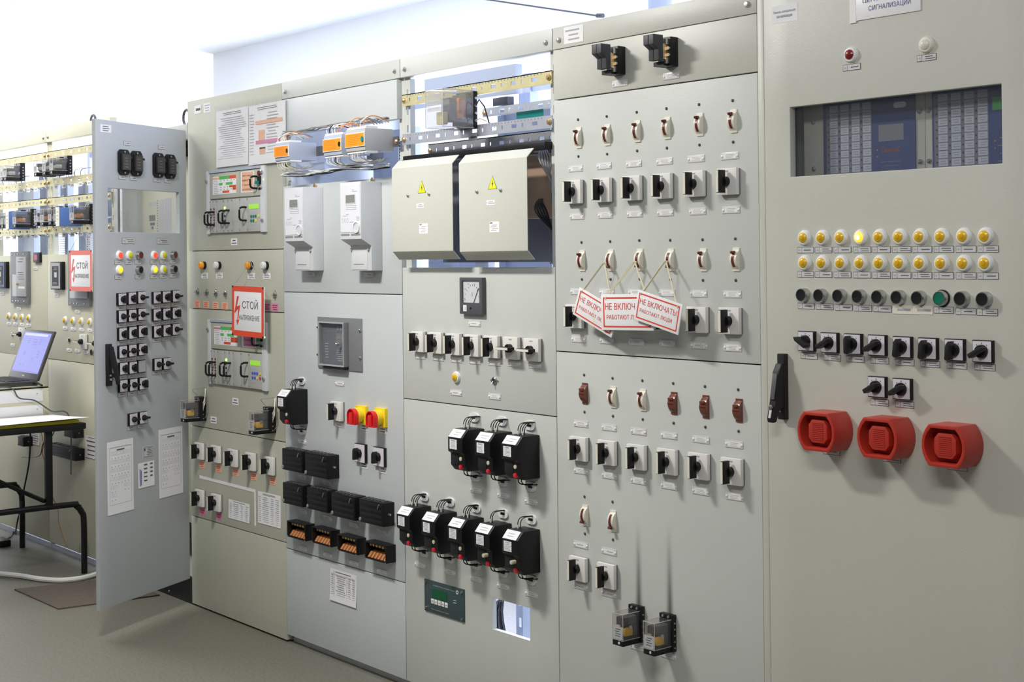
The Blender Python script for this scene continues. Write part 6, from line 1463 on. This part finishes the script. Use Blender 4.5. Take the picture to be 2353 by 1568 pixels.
for (x0, y0, yb, x1, lab) in ((147, 980, 1003, 170, 'black terminal block behind the table leg'), (109, 1018, 1044, 172, 'long black terminal block under the folding table'), (41, 1002, 1024, 54, 'small black terminal block behind the table strut')):
    p, q, r = atY(x0, y0, -.05), atY(x0, yb, -.05), atY(x1, y0 + 6, -.05); K = Kit(); k_test_block(K, r.x - p.x, p.z - q.z, .05)
    spawn('terminal_block', K, lab, 'terminal block', ((p.x + r.x) / 2, 0, (p.z + q.z) / 2), group='black blocks behind the table')
for (x0, y0, yb, x1, lab) in ((196, 1000, 1050, 226, 'pale printed sheet on rack beside the open door'), (69, 993, 1019, 91, 'pale sheet on the rack behind the table')):
    p, q, r = atY(x0, y0), atY(x0, yb), atY(x1, y0 + 5); K = Kit(); k_paper(K, r.x - p.x, p.z - q.z, 4, 8, [(-.4, .4)], True, 'ink', 'card'); spawn('paper_sheet', K, lab, 'paper sheet', ((p.x + r.x) / 2, 0, (p.z + q.z) / 2), group='pale sheets behind the table')
stop_sign((160, 577, ), (212.5, 575), (163, 668.5), (213, 670.5), (187, 533), -.045, 'red bordered stop sign hanging on the cream relay rack', .012)

# ---------------------------------------------------------------- table with laptop, test set, papers
TX, TY0, TY1, TZ = -.875, -.10, -.78, .722
tb = bpy.data.objects.new('folding_table', None); COL.objects.link(tb); tb.location = (TX - .6, (TY0 + TY1) / 2, 0); tag(tb, 'black folding table on bent tube legs at left edge', 'table')
def tpart(n, mb, bev=0.0, parent=None):
    o = bpy.data.objects.new(n, mb.mesh(n, bev)); COL.objects.link(o); o.parent = parent or tb
    if parent is None: o.location = (-(TX - .6), -(TY0 + TY1) / 2, 0)
    return o
tpart('table_top', MB().box(TX - 1.2, TX, TY1, TY0, TZ - .030, TZ, 'black_soft'), .006)
for s, xx in enumerate((TX - .04, TX - .84)):
    z1 = TZ - .03; zb = .335
    g = tpart('foot_frame', MB().tube(smooth([(xx, TY0 - .0, .0), (xx, TY0 - .0, zb - .09), (xx, TY0 - .012, zb - .04), (xx, TY0 - .035, zb - .012), (xx, TY0 - .075, zb), (xx, TY1 + .075, zb), (xx, TY1 + .035, zb - .012), (xx, TY1 + .012, zb - .04), (xx, TY1, zb - .09), (xx, TY1, 0)]), .0145, 'black', 10))
    for y in (TY0 - .17, TY1 + .17): tpart('leg', MB().box(xx - .013, xx + .013, y - .016, y + .016, zb, z1, 'black'), .002)
tpart('strut', MB().rod((TX - .04, TY0 - .19, zb + .03), (TX - .30, TY0 - .40, .49), .016, .016, 'black'))
tpart('strut_bracket', MB().rod((TX - .34, TY0 - .43, .47), (TX - .26, TY0 - .37, .51), .06, .05, 'black'), .003)
tpart('strut', MB().rod((TX - .30, TY0 - .41, .50), (TX - .40, TY0 - .50, z1), .045, .03, 'black'))
# folder and paper
pa = [atZ(207, 957, TZ + .02), atZ(140, 946, TZ + .02), atZ(-60, 962, TZ + .02), atZ(-60, 1000, TZ + .02), atZ(36, 980, TZ + .02), atZ(90, 967, TZ + .02)]
f0, f1 = atZ(196, 967, TZ + .004), atZ(64, 974, TZ + .004)
fo = MB().prism([(TX - .012, TY0 - .03), (TX - .012, TY0 - .50), (TX - .28, TY0 - .50), (TX - .28, TY0 - .03)], 'z', TZ, TZ + .016, 'folder_yellow'); single('folder', fo, 'yellow folder under a white sheet on the black table', 'folder', bevel=.003)
sh = MB(); n = 8; vs = []; fs = []
for i in range(n + 1):
    for j in range(n + 1):
        u, v = i / n, j / n; x = TX - .29 + .33 * u - .02 * v; y = TY0 - .05 - .58 * v + .05 * u
        z = TZ + .0185 + .010 * u * u * (1 - v) - (.012 * max(0, v - .82) / .18 if v > .82 else 0)
        vs.append((x, y, z))
for i in range(n):
    for j in range(n): a = i * (n + 1) + j; fs.append((a, a + 1, a + n + 2, a + n + 1))
m0 = len(vs); vs += [(v[0], v[1], v[2] + .0008) for v in vs]; fs += [tuple(q + m0 for q in f[::-1]) for f in fs]
sh.add(vs, fs, 'paper'); single('paper_sheet', sh, 'large white paper sheet lying on the yellow folder', 'paper sheet')
# instrument case standing at the back of the table
UX = -1.19
uc = atX(112, 887, UX); UZ = uc.z; UY = uc.y
def k_case(K):
    K.part('body', MB().box(-.55, -.022, -.42, 0, 0, UZ - TZ - .012, 'paint_rack'), bevel=.003)
    K.part('front_frame', MB().box(-.022, 0, -.42, 0, 0, UZ - TZ, 'paint_rack').box(-.55, 0, -.42, 0, UZ - TZ - .012, UZ - TZ, 'paint_rack'), bevel=.003)
    for k in range(2): K.part('front_strip', MB().box(0, .004, -.42, -.030, .012 + k * .075, .070 + k * .075, 'paper'), bevel=.002)
    for k in range(2): K.part('screw', MB().lathe([(.004, 0), (.003, -.004)], 'steel', 8), loc=(.004, -.06, .05 + k * .075), rot=(0, 0, pi / 2))
spawn('instrument_case', kit('case', k_case), 'cream instrument case on the table carrying a laptop', 'instrument case', (UX, UY, TZ))
# laptop
def k_laptop(K):
    w, d = .36, .25
    b = K.part('base', MB().box(-w / 2, w / 2, -d, 0, 0, .022, 'laptop_black'), bevel=.004)
    k = MB()
    for r in range(5):
        for c in range(13): k.box(-.155 + c * .0240, -.135 + c * .0240, -.045 - r * .022, -.027 - r * .022, .022, .0245, 'black')
    K.part('keyboard', k, parent=b)
    K.part('touchpad', MB().box(-.05, .03, -.225, -.165, .022, .0226, 'dark_grey'), parent=b)
    t = .36
    l = K.part('lid', MB().box(-w / 2, w / 2, 0, .012, 0, .235, 'laptop_black'), bevel=.004, loc=(0, -.004, .022), rot=(-t, 0, 0))
    s = MB().flat(-w / 2 + .018, w / 2 - .018, .030, .222, 0, 'screen'); s.flat(-w / 2 + .018, w / 2 - .018, .030, .038, -.0004, 'screen_dark'); s.flat(-w / 2 + .03, w / 2 - .05, .205, .216, -.0004, 'screen_pale')
    for (x, z, a, c_) in ((-.09, .165, .03, .03), (-.03, .160, .05, .032), (.05, .165, .02, .03), (-.09, .11, .02, .02), (.07, .10, .02, .04), (.02, .085, .02, .02), (-.10, .06, .015, .01), (-.06, .06, .015, .01)): s.lines(x, x + a, z, z + c_, 3, -.0004, 'screen_dark', .5, int(x * 1000), .1)
    K.part('screen_image', s, parent=l)
    K.part('maker_mark', MB().flat(-.018, .012, .012, .018, 0, 'grey_plastic'), parent=l)
    K.part('power_plug', MB().tube([(w / 2 - .01, -.02, .012), (w / 2 + .03, -.012, .014), (w / 2 + .075, -.01, .006)], .005, 'black', 8))
lp = atZ(53, 871, UZ + .022)
spawn('laptop', kit('laptop', k_laptop), 'open black laptop with blue screen on the instrument case', 'laptop', (lp.x, lp.y, UZ), rz=0.0, scale=1.09)
# cables, mat, floor items
def cable(pts, r, mt, lab, cat='cable'):
    b = MB(); P = [Vector(p) for p in pts]; out = []
    for i in range(len(P) - 1):
        p0, p1, p2, p3 = P[max(0, i - 1)], P[i], P[i + 1], P[min(len(P) - 1, i + 2)]
        for k in range(6):
            t = k / 6; out.append(.5 * ((2 * p1) + (p2 - p0) * t + (2 * p0 - 5 * p1 + 4 * p2 - p3) * t * t + (3 * p1 - p0 - 3 * p2 + p3) * t ** 3))
    out.append(P[-1]); b.tube(out, r, mt, 8); return single('cable', b, lab, cat)
cable([atZ(x, y, .013) for x, y in ((-40, 1316), (40, 1323), (90, 1331), (135, 1334), (175, 1331), (205, 1325), (226, 1318), (243, 1310))], .012, 'wire_white', 'thick white cable lying across the floor')
cable([(UX + .02, UY - .30, UZ - .01 + .02), atX(25, 892, UX + .03), atX(44, 915, UX + .03), atX(80, 921, UX + .03), atX(118, 945, UX + .05), (UX + .10, TY0 + .004, TZ + .01), (UX + .10, TY0 + .01, .45)], .0035, 'dark_grey', 'dark cable hanging over front of the instrument case')
cable([atY(x, y, -.02) for x, y in ((92, 985), (100, 1020), (98, 1045), (113, 1090), (120, 1140), (133, 1170), (135, 1200), (147, 1240), (156, 1258))], .0022, 'copper', 'thin reddish wire hanging in front of the rack')
cable([atY(x, y, -.05) for x, y in ((127, 985), (118, 1005), (99, 1020), (90, 1048), (50, 1051))], .0025, 'black', 'thin black wire hanging under the table')
cable([atY(x, y, -.30) for x, y in ((70, 990), (67, 1060), (52, 1140), (38, 1210))] + [atZ(36, 1228, .02)], .004, 'black', 'black cable running from the table to the floor')
cable([atZ(x, y, .006) for x, y in ((10, 1243), (24, 1233), (31, 1222))], .005, 'black', 'black lead lying beside the power adapter')
pb = atZ(8, 1256, 0); single('power_adapter', MB().box(-.09, .03, -.03, .03, 0, .035, 'black'), 'black power adapter lying on floor under the table', 'adapter', (pb.x, pb.y, 0), bevel=.006)
rd_ = atX(10, 955, -1.10); single('red_pouch', MB().box(-.012, .012, -.12, .0, 0, .045, 'sign_orange_red'), 'red object behind the paper at left picture edge', 'pouch', (-1.172, rd_.y - .02, TZ), bevel=.012)
mp = [atZ(33, 1357, 0), atZ(134, 1402, 0), atZ(367, 1370, 0), atZ(270, 1330, 0)]
single('floor_mat', MB().prism([(p.x, p.y) for p in mp], 'z', 0, .006, 'carpet'), 'brown ribbed floor mat under the open door', 'mat')
# overhead things
pw = atY(1517, 8, .95); single('pipe', MB().tube([(pw.x, .95, TOP + .05), (pw.x, .95, CEIL)], .045, 'duct_blue', 20), 'pale pipe rising behind the breaker cabinet', 'pipe')
a, b_ = atY(1085, -6, .5), atY(1372, 36, .5); a.z = min(a.z, CEIL - .004)
k = MB().tube([a, b_], .003, 'dark_grey', 6); k.tube([b_, b_ + Vector((.03, 0, -.004))], .008, 'dark_grey', 8); single('ceiling_wire', k, 'thin dark wire strung under the white ceiling', 'wire')
lf = bpy.data.objects.new('ceiling_light', None); COL.objects.link(lf)
c = atZ(0, 28, CEIL - .06); lf.location = (c.x - .35, c.y - .33, CEIL); tag(lf, 'white ceiling light just entering top left corner', 'ceiling light')
for nme, mb in (('housing', MB().box(-.62, .62, -.32, .32, -.045, 0, 'white_plastic')), ('diffuser', MB().box(-.60, .60, -.30, .30, -.062, -.045, 'lamp_diffuser'))):
    o = bpy.data.objects.new(nme, mb.mesh(nme, .004)); COL.objects.link(o); o.parent = lf
